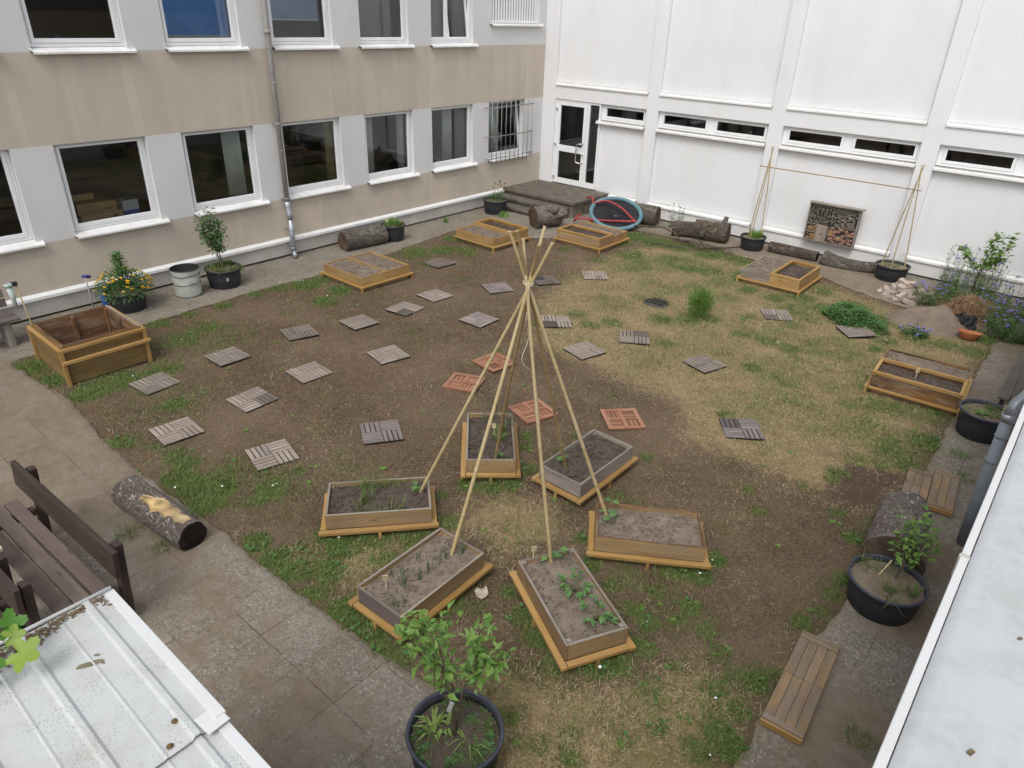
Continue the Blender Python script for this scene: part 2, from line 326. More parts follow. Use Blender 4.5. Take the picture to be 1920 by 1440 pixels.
# ---------------------------------------------------------------- mesh helpers
I3 = Matrix.Identity(3)
def rotz(a): return Matrix.Rotation(a, 3, 'Z')
class MB:
    def __init__(s): s.V = []; s.F = []; s.U = []; s.MI = []; s.T = []; s.SM = []
    def vert(s, p, t=(1, 1, 1)): s.V.append(tuple(p)); s.T.append(t); return len(s.V) - 1
    def face(s, idx, uv=None, mi=0, sm=False):
        s.F.append(idx); s.U.append(uv or [(0, 0)] * len(idx)); s.MI.append(mi); s.SM.append(sm)
    def box(s, c, d, rot=None, mi=0, t=None, taper=1.0):
        rot = rot or I3; c = Vector(c); h = [x / 2 for x in d]
        if t is None: k = random.uniform(.82, 1.12); t = (k, k * random.uniform(.97, 1.03), k * random.uniform(.94, 1.04))
        b = len(s.V); loc = []
        for z in (-1, 1):
            k = taper if z < 0 else 1.0
            for x, y in ((-1, -1), (1, -1), (1, 1), (-1, 1)):
                q = (x * h[0] * k, y * h[1] * k, z * h[2]); loc.append(q); s.vert(c + rot @ Vector(q), t)
        L = max(range(3), key=lambda i: d[i]); ou, ov = random.uniform(0, 40), random.uniform(0, 40)
        for f in ((0, 3, 2, 1), (4, 5, 6, 7), (0, 1, 5, 4), (1, 2, 6, 5), (2, 3, 7, 6), (3, 0, 4, 7)):
            pts = [loc[i] for i in f]
            fl = [i for i in range(3) if abs(pts[0][i] - pts[2][i]) > 1e-9 or abs(pts[0][i] - pts[1][i]) > 1e-9]
            if L in fl: o = [i for i in fl if i != L]; uv = [(q[L] + ou, (q[o[0]] if o else 0) + ov + .3 * f[0]) for q in pts]
            else: uv = [(q[fl[0]] * .1 + ou, q[fl[1] if len(fl) > 1 else 0] + ov) for q in pts]
            s.face([b + i for i in f], uv, mi)
    def beam(s, a, b_, w_, h, mi=0, up=(0, 0, 1), t=None):
        a = Vector(a); b_ = Vector(b_); x = (b_ - a); L = x.length; x.normalize(); z = Vector(up); y = z.cross(x)
        if y.length < 1e-4: y = Vector((0, 1, 0)).cross(x)
        y.normalize(); z = x.cross(y)
        s.box((a + b_) / 2, (L, w_, h), Matrix((x, y, z)).transposed(), mi, t)
    def quad(s, p, mi=0, t=(1, 1, 1), uv=None):
        i = [s.vert(q, t) for q in p]; s.face(i, uv or [(0, 0), (1, 0), (1, 1), (0, 1)][:len(p)], mi)
    def tube(s, pts, r, n=8, mi=0, cap=True, t=None, jit=0, sm=True, capmi=None, seed=0):
        pts = [Vector(p) for p in pts]; r = r if isinstance(r, (list, tuple)) else [r] * len(pts)
        t = t or (1, 1, 1); base = len(s.V); prev = None; d = 0; rows = []; ou = random.uniform(0, 30)
        for i, p in enumerate(pts):
            tg = (pts[min(i + 1, len(pts) - 1)] - pts[max(i - 1, 0)]).normalized()
            if prev is None:
                a = Vector((0, 0, 1)) if abs(tg.z) < .9 else Vector((1, 0, 0)); x = tg.cross(a).normalized()
            else: x = (prev - tg * prev.dot(tg)).normalized()
            prev = x; y = tg.cross(x); row = []
            if i: d += (p - pts[i - 1]).length
            for k in range(n):
                a = 2 * math.pi * k / n; q = r[i]
                if jit:
                    nv = mnoise.noise(Vector((math.cos(a) * 1.2 + seed, math.sin(a) * 1.2, d * 1.6))) + .4 * mnoise.noise(Vector((math.cos(a) * 3.2 + seed, math.sin(a) * 3.2, d * 3.5))) + .12 * mnoise.noise(Vector((math.cos(a) * 9 + seed, math.sin(a) * 9, d * 16)))
                    q *= 1 + jit * nv
                row.append(s.vert(p + (x * math.cos(a) + y * math.sin(a)) * q, t))
            rows.append((row, d, r[i]))
        for i in range(len(rows) - 1):
            (A, d0, r0), (B, d1, r1) = rows[i], rows[i + 1]
            for k in range(n):
                k2 = (k + 1) % n; c0 = k / n * 6.283 * max(r0, r1) ; c1 = (k + 1) / n * 6.283 * max(r0, r1)
                s.face([A[k], A[k2], B[k2], B[k]], [(d0 + ou, c0), (d0 + ou, c1), (d1 + ou, c1), (d1 + ou, c0)], mi, sm)
        if cap:
            cm = mi if capmi is None else capmi
            for row, p, fl in ((rows[0][0], pts[0], True), (rows[-1][0], pts[-1], False)):
                c = s.vert(p, t)
                for k in range(n):
                    k2 = (k + 1) % n; f = [row[k2], row[k], c] if fl else [row[k], row[k2], c]
                    s.face(f, [(1, k / n), (1, k / n), (0, 0)], cm)
    def lathe(s, prof, n=32, c=(0, 0, 0), mi=0, jit=0):
        rows = []
        for (r, z) in prof:
            rows.append([s.vert((c[0] + math.cos(6.28318 * k / n) * r * (1 + jit * mnoise.noise(Vector((math.cos(6.283 * k / n) * 2, math.sin(6.283 * k / n) * 2, z * 6 + c[0])))), c[1] + math.sin(6.28318 * k / n) * r * (1 + jit * mnoise.noise(Vector((math.cos(6.283 * k / n) * 2, math.sin(6.283 * k / n) * 2, z * 6 + c[0])))), c[2] + z)) for k in range(n)])
        for A, B in zip(rows, rows[1:]):
            for k in range(n):
                k2 = (k + 1) % n; s.face([A[k], A[k2], B[k2], B[k]], None, mi, True)
        return rows
    def disc(s, c, r, n=32, mi=0):
        ci = s.vert(c); ring = [s.vert((c[0] + r * math.cos(6.28318 * k / n), c[1] + r * math.sin(6.28318 * k / n), c[2])) for k in range(n)]
        for k in range(n): s.face([ci, ring[k], ring[(k + 1) % n]], None, mi)
    def leaf(s, p, d, n, L, W, t, bend=.25, mi=0):
        p = Vector(p); d = Vector(d).normalized(); n = Vector(n); sd = d.cross(n)
        if sd.length < 1e-4: sd = d.cross(Vector((1, 0, 0)))
        sd.normalize(); n = sd.cross(d)
        q = [p, p + d * L * .45 + sd * W / 2 + n * L * .05, p + d * L - n * L * bend, p + d * L * .45 - sd * W / 2 + n * L * .05]
        i = [s.vert(x, t) for x in q]; m = s.vert(p + d * L * .5 - n * L * .04, t)
        s.face([i[0], i[1], m], None, mi); s.face([i[1], i[2], m], None, mi); s.face([i[2], i[3], m], None, mi); s.face([i[3], i[0], m], None, mi)
    def blade(s, p, d, L, W, t, mi=0, droop=.3):
        p = Vector(p); d = Vector(d).normalized(); sd = Vector((-d.y, d.x, 0))
        if sd.length < 1e-3: sd = Vector((random.uniform(-1, 1), random.uniform(-1, 1), 0))
        sd.normalize(); m = p + d * L * .55; e = p + d * L; h = Vector((d.x, d.y, 0))
        e = e + h * L * droop * .5 - Vector((0, 0, L * droop))
        a = [s.vert(p - sd * W / 2, t), s.vert(p + sd * W / 2, t), s.vert(m + sd * W * .4, t), s.vert(m - sd * W * .4, t), s.vert(e, t)]
        s.face([a[0], a[1], a[2], a[3]], None, mi); s.face([a[3], a[2], a[4]], None, mi)
    def build(s, name, mats, parent=None, bev=0):
        me = bpy.data.meshes.new(name); me.from_pydata(s.V, [], s.F)
        if not isinstance(mats, (list, tuple)): mats = [mats]
        for m in mats: me.materials.append(m if not isinstance(m, str) else MT[m])
        me.polygons.foreach_set('material_index', s.MI); me.polygons.foreach_set('use_smooth', s.SM)
        uv = me.uv_layers.new(name='UVMap'); uv.data.foreach_set('uv', [c for f in s.U for q in f for c in q])
        at = me.color_attributes.new('tint', 'FLOAT_COLOR', 'POINT'); at.data.foreach_set('color', [c for t in s.T for c in (*t, 1.0)])
        me.update()
        o = bpy.data.objects.new(name, me); S.collection.objects.link(o)
        if parent: o.parent = parent
        if bev:
            b = o.modifiers.new('bevel', 'BEVEL'); b.width = bev; b.segments = 2; b.limit_method = 'ANGLE'
        return o

def tag(o, label=None, cat=None, group=None, kind=None):
    if label: o['label'] = label
    if cat: o['category'] = cat
    if group: o['group'] = group
    if kind: o['kind'] = kind
    return o
def thing(name, label, cat, loc=(0, 0, 0), rz=0, group=None):
    o = bpy.data.objects.new(name, None); S.collection.objects.link(o); o.empty_display_size = .1
    o.location = loc; o.rotation_euler = (0, 0, rz); return tag(o, label, cat, group)
def kids(o): return [c for c in bpy.data.objects if c.parent == o]
def dup(o, parent=None):
    c = o.copy(); S.collection.objects.link(c)
    if parent: c.parent = parent
    for k in kids(o): dup(k, c)
    return c
def tnt(): return (random.random(), max(0, random.gauss(-.1, .25)), random.random())
def rdir(zmin=-1, zmax=1):
    a = random.uniform(0, 6.283); z = random.uniform(zmin, zmax); k = math.sqrt(max(0, 1 - z * z)); return Vector((k * math.cos(a), k * math.sin(a), z))
LAWN= [(1.53, -14.38), (3.22, -14.23), (4.67, -14.36), (5.53, -14.37), (6.47, -14.33), (8.16, -14.3), (9.42, -14.24), (10.1, -14.19), (10.43, -14.25), (10.84, -14.47), (11.1, -14.65), (12.32, -13.58), (12.28, -13.2), (12.23, -12.52), (12.22, -12.05), (12.27, -11.55), (12.35, -10.92), (12.36, -10.12), (12.38, -7.97), (12.3, -5.7), (12.31, -3.23), (12.28, -2.55), (11.54, -2.12), (10.73, -2.18), (10.21, -2.06), (9.52, -1.81), (8.88, -1.52), (7.55, -1.44), (6.61, -1.34), (5.57, -1.19), (4.68, -1.19), (3.98, -1.3), (3.33, -2.26), (3.11, -3.3), (2.74, -3.76), (1.7, -3.84), (1.01, -4.63), (1.19, -5.87), (1.41, -7.62), (1.43, -8.86), (1.36, -10.26), (1.42, -12.11), (1.54, -12.78), (1.41, -14.2)]
DRY= [[(4.92, -4.13), (5.2, -5.7), (5.54, -7.0), (6.56, -8.35), (7.25, -8.48), (7.93, -8.44), (8.66, -8.55), (9.4, -8.64), (9.91, -9.45), (10.59, -9.35), (11.19, -9.37), (11.7, -9.4), (12.08, -9.11), (12.18, -8.15), (12.17, -6.4), (12.22, -4.02), (12.14, -2.62), (10.81, -2.54), (9.28, -2.05), (7.68, -1.74), (6.01, -1.78), (5.02, -2.51)], [(8.9, -12.76), (8.61, -11.96), (9.15, -11.67), (9.59, -11.65), (9.85, -12.01), (9.73, -12.39), (9.62, -12.75), (9.06, -12.61)], [(10.18, -13.8), (10.65, -13.53), (11.1, -13.27), (11.61, -12.6), (12.04, -12.5), (12.27, -13.21), (12.29, -13.6), (11.25, -14.52), (10.88, -14.43), (10.26, -14.01)], [(8.04, -13.98), (8.4, -13.33), (8.88, -12.9), (8.87, -13.73), (8.76, -14.01)]]
GREEN= [(1.58, -12.19, 0.25, 0.8), (1.56, -11.72, 0.2, 0.7), (1.63, -11.06, 0.2, 0.7), (1.51, -10.35, 0.2, 0.8), (1.47, -9.87, 0.3, 0.9), (1.7, -9.43, 0.35, 1), (1.66, -9.03, 0.25, 0.9), (1.68, -7.85, 0.25, 0.9), (1.77, -7.35, 0.35, 1), (1.7, -6.51, 0.4, 1), (1.97, -5.95, 0.35, 0.9), (1.49, -5.12, 0.3, 0.9), (2.4, -6.86, 0.2, 0.6), (2.3, -5.61, 0.35, 0.6), (2.6, -5.75, 0.2, 0.8), (2.71, -9.69, 0.3, 0.9), (2.43, -9.11, 0.3, 0.8), (2.49, -12.29, 0.5, 0.7), (2.34, -11.85, 0.4, 0.7), (3.21, -12.91, 0.3, 0.8), (1.86, -14.21, 0.35, 1), (2.51, -14.1, 0.3, 1), (3.2, -13.95, 0.35, 0.9), (3.22, -14.13, 0.15, 0.9), (3.19, -13.52, 0.4, 0.8), (3.27, -13.1, 0.25, 0.7), (4.35, -13.37, 0.22, 1), (3.74, -13.44, 0.2, 0.6), (4.79, -14.23, 0.25, 0.7), (5.17, -13.95, 0.2, 0.5), (5.78, -13.93, 0.22, 0.9), (5.53, -13.94, 0.2, 0.7), (6.26, -14.06, 0.3, 1), (6.61, -14.13, 0.3, 1), (6.56, -13.92, 0.25, 0.9), (6.05, -14.11, 0.25, 0.9), (6.95, -13.63, 0.25, 1), (6.99, -13.79, 0.2, 0.9), (6.47, -13.73, 0.2, 0.6), (6.86, -13.15, 0.15, 0.6), (6.86, -13.44, 0.2, 0.6), (6.37, -14.6, 0.25, 0.9), (6.78, -14.69, 0.2, 0.9), (6.18, -14.65, 0.15, 0.8), (7.6, -14.17, 0.18, 1), (7.96, -14.16, 0.22, 1), (8.23, -14.11, 0.25, 1), (8.45, -13.96, 0.3, 1), (8.61, -14.15, 0.22, 1), (8.92, -14.14, 0.25, 1), (9.17, -14.16, 0.25, 1), (9.44, -14.2, 0.25, 1), (9.7, -14.2, 0.2, 0.9), (8.04, -13.98, 0.2, 0.6), (8.72, -13.47, 0.2, 0.8), (8.3, -13.59, 0.22, 1), (8.41, -13.34, 0.2, 1), (8.71, -13.03, 0.22, 1), (8.04, -13.66, 0.15, 0.8), (8.78, -12.64, 0.15, 0.8), (8.39, -12.37, 0.12, 0.8), (8.5, -12.02, 0.15, 0.9), (8.68, -11.86, 0.18, 1), (8.83, -11.66, 0.18, 1), (8.78, -11.3, 0.18, 0.8), (8.32, -10.76, 0.14, 1), (8.46, -10.96, 0.14, 1), (9.59, -11.46, 0.15, 0.8), (9.7, -10.15, 0.12, 0.9), (9.86, -11.01, 0.15, 0.8), (10.08, -11.02, 0.12, 0.7), (9.86, -12.54, 0.12, 0.8), (10.28, -12.15, 0.15, 0.9), (9.97, -11.9, 0.12, 0.8), (10.62, -12.0, 0.18, 0.8), (10.93, -11.72, 0.2, 1), (11.14, -11.58, 0.18, 1), (11.16, -11.26, 0.15, 0.9), (10.79, -12.09, 0.15, 0.7), (9.91, -12.97, 0.15, 0.9), (10.23, -13.13, 0.18, 1), (10.47, -13.24, 0.2, 1), (10.73, -13.35, 0.2, 1), (10.98, -13.16, 0.2, 1), (11.11, -12.97, 0.2, 0.9), (11.16, -12.7, 0.15, 0.8), (10.58, -12.23, 0.15, 0.8), (9.54, -13.12, 0.15, 0.6), (9.62, -13.42, 0.2, 0.9), (9.58, -13.71, 0.2, 0.8), (9.81, -13.34, 0.15, 0.6), (10.9, -12.36, 0.15, 0.8), (10.94, -12.05, 0.15, 0.8), (11.28, -12.01, 0.14, 1), (11.09, -12.44, 0.14, 0.9), (11.27, -12.24, 0.1, 0.8), (11.51, -12.19, 0.15, 0.7), (11.22, -12.72, 0.14, 0.9), (11.53, -12.71, 0.15, 0.8), (11.52, -12.96, 0.12, 0.6), (11.5, -12.07, 0.1, 0.7), (12.03, -12.37, 0.15, 1), (12.1, -12.44, 0.12, 0.9), (12.06, -12.75, 0.15, 0.9), (11.89, -12.77, 0.12, 0.8), (12.07, -13.05, 0.15, 1), (12.22, -13.09, 0.15, 1), (12.03, -13.31, 0.12, 0.7), (11.68, -13.33, 0.12, 0.6), (11.92, -13.27, 0.12, 0.7), (12.21, -10.95, 0.15, 1), (12.23, -10.7, 0.15, 0.9), (12.12, -11.52, 0.15, 0.7), (12.22, -11.26, 0.15, 0.6), (12.1, -9.96, 0.15, 0.8), (12.22, -9.62, 0.15, 0.9), (11.84, -9.66, 0.12, 0.9), (11.39, -9.4, 0.1, 0.7), (11.58, -8.86, 0.15, 0.9), (11.57, -9.02, 0.12, 0.8), (10.95, -14.1, 0.12, 0.9), (10.8, -13.99, 0.12, 0.8), (11.09, -14.03, 0.12, 0.9), (11.34, -13.97, 0.15, 0.8), (11.54, -13.57, 0.12, 0.5), (11.19, -13.82, 0.12, 0.6), (11.24, -13.4, 0.12, 0.4), (10.83, -13.83, 0.12, 0.4), (12.15, -8.03, 0.25, 0.9), (12.18, -7.34, 0.3, 1), (12.12, -6.46, 0.3, 1), (11.79, -6.56, 0.35, 0.8), (11.41, -6.71, 0.3, 0.8), (11.78, -5.92, 0.3, 0.7), (11.77, -7.54, 0.25, 0.5), (11.12, -6.98, 0.25, 0.6), (11.14, -6.3, 0.25, 0.8), (11.9, -8.26, 0.2, 0.6), (11.62, -8.36, 0.2, 0.6), (12.07, -3.61, 0.3, 1), (12.19, -2.89, 0.25, 1), (11.75, -3.62, 0.3, 0.9), (11.28, -3.77, 0.3, 0.7), (10.87, -4.17, 0.3, 0.7), (10.99, -3.25, 0.25, 0.9), (10.83, -4.65, 0.2, 0.6), (11.88, -2.55, 0.2, 0.6), (4.46, -1.83, 0.4, 1), (5.06, -1.85, 0.45, 1), (5.73, -1.77, 0.45, 1), (6.43, -1.81, 0.45, 1), (7.08, -1.81, 0.4, 1), (7.64, -2.77, 0.4, 1), (5.17, -3.22, 0.4, 0.8), (5.97, -2.95, 0.5, 0.8), (6.99, -2.94, 0.5, 0.7), (4.88, -4.07, 0.3, 0.6), (4.43, -2.51, 0.35, 0.8), (3.86, -3.88, 0.2, 0.7), (8.07, -3.48, 0.3, 0.8), (9.17, -2.37, 0.35, 0.9), (9.02, -3.15, 0.35, 0.9), (8.64, -3.53, 0.35, 0.7), (9.05, -1.35, 0.2, 0.9), (9.61, -3.36, 0.35, 1), (9.94, -2.84, 0.35, 1), (10.45, -3.27, 0.35, 1), (9.58, -4.12, 0.3, 0.7), (9.39, -4.65, 0.35, 0.5), (10.2, -4.02, 0.25, 0.8), (8.56, -2.77, 0.25, 0.7), (6.35, -6.94, 0.25, 0.8), (6.81, -7.17, 0.2, 0.8), (6.91, -7.17, 0.15, 0.9), (7.01, -6.81, 0.25, 0.7), (7.6, -6.06, 0.3, 0.7), (7.95, -5.72, 0.3, 0.9), (8.23, -5.44, 0.25, 0.7), (8.19, -6.92, 0.25, 0.6), (9.61, -6.79, 0.18, 1), (9.39, -5.61, 0.3, 0.8), (9.78, -5.67, 0.25, 0.8), (8.96, -5.72, 0.25, 0.6), (8.98, -6.59, 0.3, 0.5), (9.96, -8.48, 0.15, 0.8), (9.86, -7.74, 0.15, 0.5), (10.25, -6.91, 0.3, 0.5), (10.1, -6.06, 0.25, 0.5), (10.42, -6.02, 0.25, 0.4), (10.79, -6.64, 0.25, 0.4), (6.11, -7.86, 0.12, 0.9), (6.17, -7.79, 0.12, 0.8), (7.9, -7.63, 0.2, 0.4), (6.25, -5.91, 0.25, 0.5), (6.76, -5.4, 0.3, 0.4), (10.41, -8.45, 0.2, 0.4), (10.94, -7.95, 0.25, 0.5), (11.3, -7.98, 0.2, 0.4), (8.72, -4.96, 0.3, 0.6), (7.96, -4.21, 0.3, 0.5), (7.22, -4.11, 0.35, 0.5), (5.74, -3.71, 0.7, 0.6), (6.49, -2.95, 0.7, 0.65), (7.54, -3.34, 0.6, 0.6), (6.75, -4.57, 0.6, 0.4), (9.24, -3.73, 0.6, 0.55), (9.13, -5.23, 0.6, 0.4), (10.34, -5.28, 0.7, 0.5), (11.1, -5.62, 0.6, 0.45), (11.37, -7.55, 0.6, 0.5), (11.95, -7.72, 0.5, 0.7), (10.61, -7.46, 0.6, 0.4), (10.05, -7.99, 0.5, 0.35), (9.99, -6.68, 0.6, 0.4), (6.55, -6.01, 0.5, 0.35), (8.59, -6.38, 0.6, 0.35), (8.54, -7.55, 0.5, 0.3), (11.68, -4.81, 0.5, 0.5), (8.32, -13.93, 0.5, 0.35), (8.87, -13.73, 0.4, 0.35), (9.39, -12.32, 0.35, 0.3), (10.6, -12.53, 0.4, 0.35), (11.19, -12.19, 0.5, 0.35), (10.71, -13.61, 0.5, 0.35), (11.18, -13.53, 0.5, 0.35), (11.58, -12.98, 0.5, 0.4), (11.83, -12.75, 0.4, 0.4), (2.85, -11.95, 0.8, 0.35), (4.22, -13.49, 0.7, 0.35), (6.51, -13.69, 0.6, 0.4), (7.16, -13.5, 0.5, 0.35), (7.17, -12.79, 0.4, 0.3), (3.66, -7.03, 0.2, 0.5), (3.07, -8.87, 0.2, 0.5), (3.71, -9.88, 0.15, 0.3), (5.21, -9.66, 0.2, 0.3), (3.46, -8.68, 0.15, 0.4), (4.56, -8.52, 0.15, 0.2), (4.77, -9.49, 0.2, 0.3), (3.45, -10.13, 0.2, 0.3), (2.77, -11.43, 0.25, 0.4), (2.73, -10.49, 0.2, 0.3), (6.35, -9.12, 0.15, 0.3), (6.79, -10.2, 0.15, 0.25), (8.09, -8.97, 0.1, 0.5), (8.55, -9.09, 0.1, 0.6), (8.78, -10.33, 0.08, 0.9), (6.4, -12.02, 0.1, 0.4), (10.53, -9.53, 0.12, 0.4), (11.16, -10.22, 0.12, 0.6), (10.9, -9.92, 0.12, 0.5), (11.05, -10.8, 0.12, 0.4)]
BARE= [(11.6, -8.51), (12.18, -8.38), (12.14, -9.32), (11.64, -9.45)]

# ---------------------------------------------------------------- ground regions (world metres)
def vnoise(x, y, sc, seed=0, octv=3):
    x = np.asarray(x, float) * sc; y = np.asarray(y, float) * sc; r = 0; amp = 1; tot = 0
    for o in range(octv):
        T = np.random.default_rng(seed * 17 + o).random((256, 256))
        xi = np.floor(x).astype(int); yi = np.floor(y).astype(int); fx = x - xi; fy = y - yi
        fx = fx * fx * (3 - 2 * fx); fy = fy * fy * (3 - 2 * fy); a = xi & 255; b = yi & 255; a1 = (a + 1) & 255; b1 = (b + 1) & 255
        v = (T[a, b] * (1 - fx) + T[a1, b] * fx) * (1 - fy) + (T[a, b1] * (1 - fx) + T[a1, b1] * fx) * fy
        r = r + v * amp; tot += amp; amp *= .5; x = x * 2.03; y = y * 2.03
    return r / tot
def inside(poly, x, y):
    x = np.asarray(x); y = np.asarray(y); c = np.zeros(x.shape, bool); n = len(poly)
    for i in range(n):
        x0, y0 = poly[i]; x1, y1 = poly[(i + 1) % n]
        if y0 == y1: continue
        c ^= ((y0 > y) != (y1 > y)) & (x < (x1 - x0) * (y - y0) / (y1 - y0) + x0)
    return c
def dist(poly, x, y, near=False):
    best = np.full(np.shape(x), 1e9); bx_ = np.zeros(np.shape(x)); by_ = np.zeros(np.shape(x)); n = len(poly)
    for i in range(n):
        x0, y0 = poly[i]; x1, y1 = poly[(i + 1) % n]; dx, dy = x1 - x0, y1 - y0
        t = np.clip(((x - x0) * dx + (y - y0) * dy) / (dx * dx + dy * dy + 1e-12), 0, 1)
        px, py = x0 + t * dx, y0 + t * dy; d = np.hypot(x - px, y - py); m = d < best
        best = np.where(m, d, best); bx_ = np.where(m, px, bx_); by_ = np.where(m, py, by_)
    return (best, bx_, by_) if near else best
def subdivide(poly, step, jit, seed):
    o = []; g = np.random.default_rng(seed)
    for i in range(len(poly)):
        a = np.array(poly[i]); b = np.array(poly[(i + 1) % len(poly)]); n = max(1, int(np.hypot(*(b - a)) / step))
        for k in range(n): o.append(tuple(a + (b - a) * k / n + g.normal(0, jit, 2)))
    return o
LAWNJ = subdivide(LAWN, .10, .014, 3)
def soft(poly, x, y, w_):
    d = dist(poly, x, y); s = np.where(inside(poly, x, y), d, -d); return np.clip(.5 + s / w_, 0, 1)
def w_green(x, y):
    g = np.zeros(np.shape(x))
    for (bx_, by_, r, s) in GREEN:
        d = np.hypot(x - bx_, y - by_) / r; g = np.maximum(g, s * np.clip(1.45 - d * 1.15, 0, 1))
    return np.clip(g * (.35 + 1.3 * vnoise(x, y, 3.2, 5, 3)), 0, 1)
def w_dry(x, y):
    d = soft(DRY[0], x, y, .7)
    for p_ in DRY[1:]: d = np.maximum(d, .75 * soft(p_, x, y, .5))
    bare = soft(BARE, x, y, .25)
    return np.clip(d * (1 - bare), 0, 1)
MOUND = (11.45, -3.0)
def gz(x, y):
    z = (vnoise(x, y, 1.3, 8, 3) - .5) * .03 + (vnoise(x, y, 7, 9, 3) - .5) * .016
    d = dist(LAWNJ, x, y); ins = inside(LAWNJ, x, y)
    z = np.where(ins, z * np.clip(d / .3, 0, 1) + .004 * np.clip(d / .2, 0, 1), -.012)
    m = np.exp(-(((x - MOUND[0]) / .5) ** 2 + ((y - MOUND[1]) / .52) ** 2) ** 1.4)
    return z
def build_ground():
    xs = np.concatenate([[-300, -60, -12], np.arange(-.6, 13.5, .055), [20, 60, 300]])
    ys = np.concatenate([[-300, -60, -26], np.arange(-17.6, .35, .055), [20, 60, 300]])
    X, Y = np.meshgrid(xs, ys); nx, ny = len(xs), len(ys); x = X.ravel(); y = Y.ravel()
    z = gz(x, y); v = np.stack([x, y, z], 1)
    i = np.arange(nx * ny).reshape(ny, nx); f = np.stack([i[:-1, :-1], i[:-1, 1:], i[1:, 1:], i[1:, :-1]], -1).reshape(-1, 4)
    me = bpy.data.meshes.new('ground'); me.from_pydata(v.tolist(), [], f.tolist()); me.materials.append(MT['ground'])
    ins = inside(LAWNJ, x, y)
    col = np.ones((len(x), 4)); col[:, 0] = w_dry(x, y) * ins; col[:, 1] = w_green(x, y) * 1.05; col[:, 2] = soft(BARE, x, y, .12)
    me.color_attributes.new('mask', 'FLOAT_COLOR', 'POINT').data.foreach_set('color', col.ravel())
    me.polygons.foreach_set('use_smooth', [True] * len(f))
    o = bpy.data.objects.new('ground', me); S.collection.objects.link(o); tag(o, 'brown garden soil with dry grass in the middle of the courtyard', 'ground', kind='structure')
DIRT = [(7.6, -14.9, 1.0, .65), (8.7, -15.2, 1.0, .6), (3.0, -14.6, 1.2, .9), (4.2, -14.6, 1.5, 1), (3.2, -15.2, 1.6, 1), (5.5, -15.4, 1.2, .9), (2.2, -14.9, 1.2, .7), (7.0, -14.75, .7, .8), (9.6, -15.2, .8, .8), (9.0, -14.9, .6, .5), (10.0, -14.8, .5, .6),
        (7.5, -1.1, 1.6, .9), (9.4, -1.3, 1.3, 1), (5.4, -1.2, 1.3, .9), (1.0, -3.2, .9, .5), (.6, -7, 1.2, .5), (.4, -10.5, 1, .4), (12.6, -5.5, 1.4, .4), (12.75, -9.7, .5, .9), (12.8, -10.8, .5, .9),
        (12.9, -12.5, .8, .9), (12.4, -12.2, .6, .6), (3.3, -1.0, 1.2, .8), (11.6, -1.3, 1.5, 1), (12.6, -2.5, 1.4, .9)]
def build_pavement():
    st = .06; xs = np.arange(-.42, 13.32, st); ys = np.arange(-18.0, .12, st); X, Y = np.meshgrid(xs, ys); nx, ny = len(xs), len(ys)
    x = X.ravel().copy(); y = Y.ravel().copy(); ins = inside(LAWNJ, x, y)
    i = np.arange(nx * ny).reshape(ny, nx); f = np.stack([i[:-1, :-1], i[:-1, 1:], i[1:, 1:], i[1:, :-1]], -1).reshape(-1, 4)
    f = f[(~ins[f]).any(1)]; used = np.unique(f); mv = used[ins[used]]
    _, bx_, by_ = dist(LAWNJ, x[mv], y[mv], True); x[mv] = bx_; y[mv] = by_
    z = .018 + (vnoise(x, y, 1.1, 21, 3) - .5) * .012 + (vnoise(x, y, 9, 22, 2) - .5) * .004; z[mv] = .004
    new = np.full(nx * ny, -1); new[used] = np.arange(len(used))
    me = bpy.data.meshes.new('pavement'); me.from_pydata(np.stack([x, y, z], 1)[used].tolist(), [], new[f].tolist()); me.materials.append(MT['pave'])
    d = np.zeros(len(used)); ux, uy = x[used], y[used]
    for (a, b, r, s) in DIRT: d = np.maximum(d, s * np.clip(1.4 - np.hypot(ux - a, uy - b) / r, 0, 1))
    d = np.maximum(d, .75 * np.clip(1 - dist(LAWNJ, ux, uy) / .14, 0, 1))
    col = np.ones((len(used), 4)); col[:, 0] = d
    me.color_attributes.new('mask', 'FLOAT_COLOR', 'POINT').data.foreach_set('color', col.ravel())
    me.polygons.foreach_set('use_smooth', [True] * len(f))
    o = bpy.data.objects.new('pavement', me); S.collection.objects.link(o); tag(o, 'old dirty concrete slab pavement around the lawn', 'pavement', kind='structure')
build_ground(); build_pavement()

# ---------------------------------------------------------------- buildings
def PL(a, z, d): return Vector((-d, a, z))
def PW(a, z, d): return Vector((a, d, z))
def bx(mb, P, a0, a1, z0, z1, d0, d1, mi=0):
    p, q = P(a0, z0, d0), P(a1, z1, d1); mb.box((p + q) / 2, [abs(x) for x in (q - p)], None, mi, (1, 1, 1))
def wall_grid(mb, P, a_rng, z_rng, holes, depth, mi=0):
    A = sorted({*a_rng, *[h[0] for h in holes], *[h[1] for h in holes]}); Z = sorted({*z_rng, *[h[2] for h in holes], *[h[3] for h in holes]})
    for a0, a1 in zip(A, A[1:]):
        for z0, z1 in zip(Z, Z[1:]):
            am, zm = (a0 + a1) / 2, (z0 + z1) / 2
            if any(h[0] < am < h[1] and h[2] < zm < h[3] for h in holes): continue
            mb.quad([P(a0, z0, 0), P(a1, z0, 0), P(a1, z1, 0), P(a0, z1, 0)], mi)
    for (a0, a1, z0, z1) in holes:
        for (p, q) in (((a0, z0), (a1, z0)), ((a1, z0), (a1, z1)), ((a1, z1), (a0, z1)), ((a0, z1), (a0, z0))):
            mb.quad([P(*p, 0), P(*q, 0), P(*q, depth), P(*p, depth)], mi)
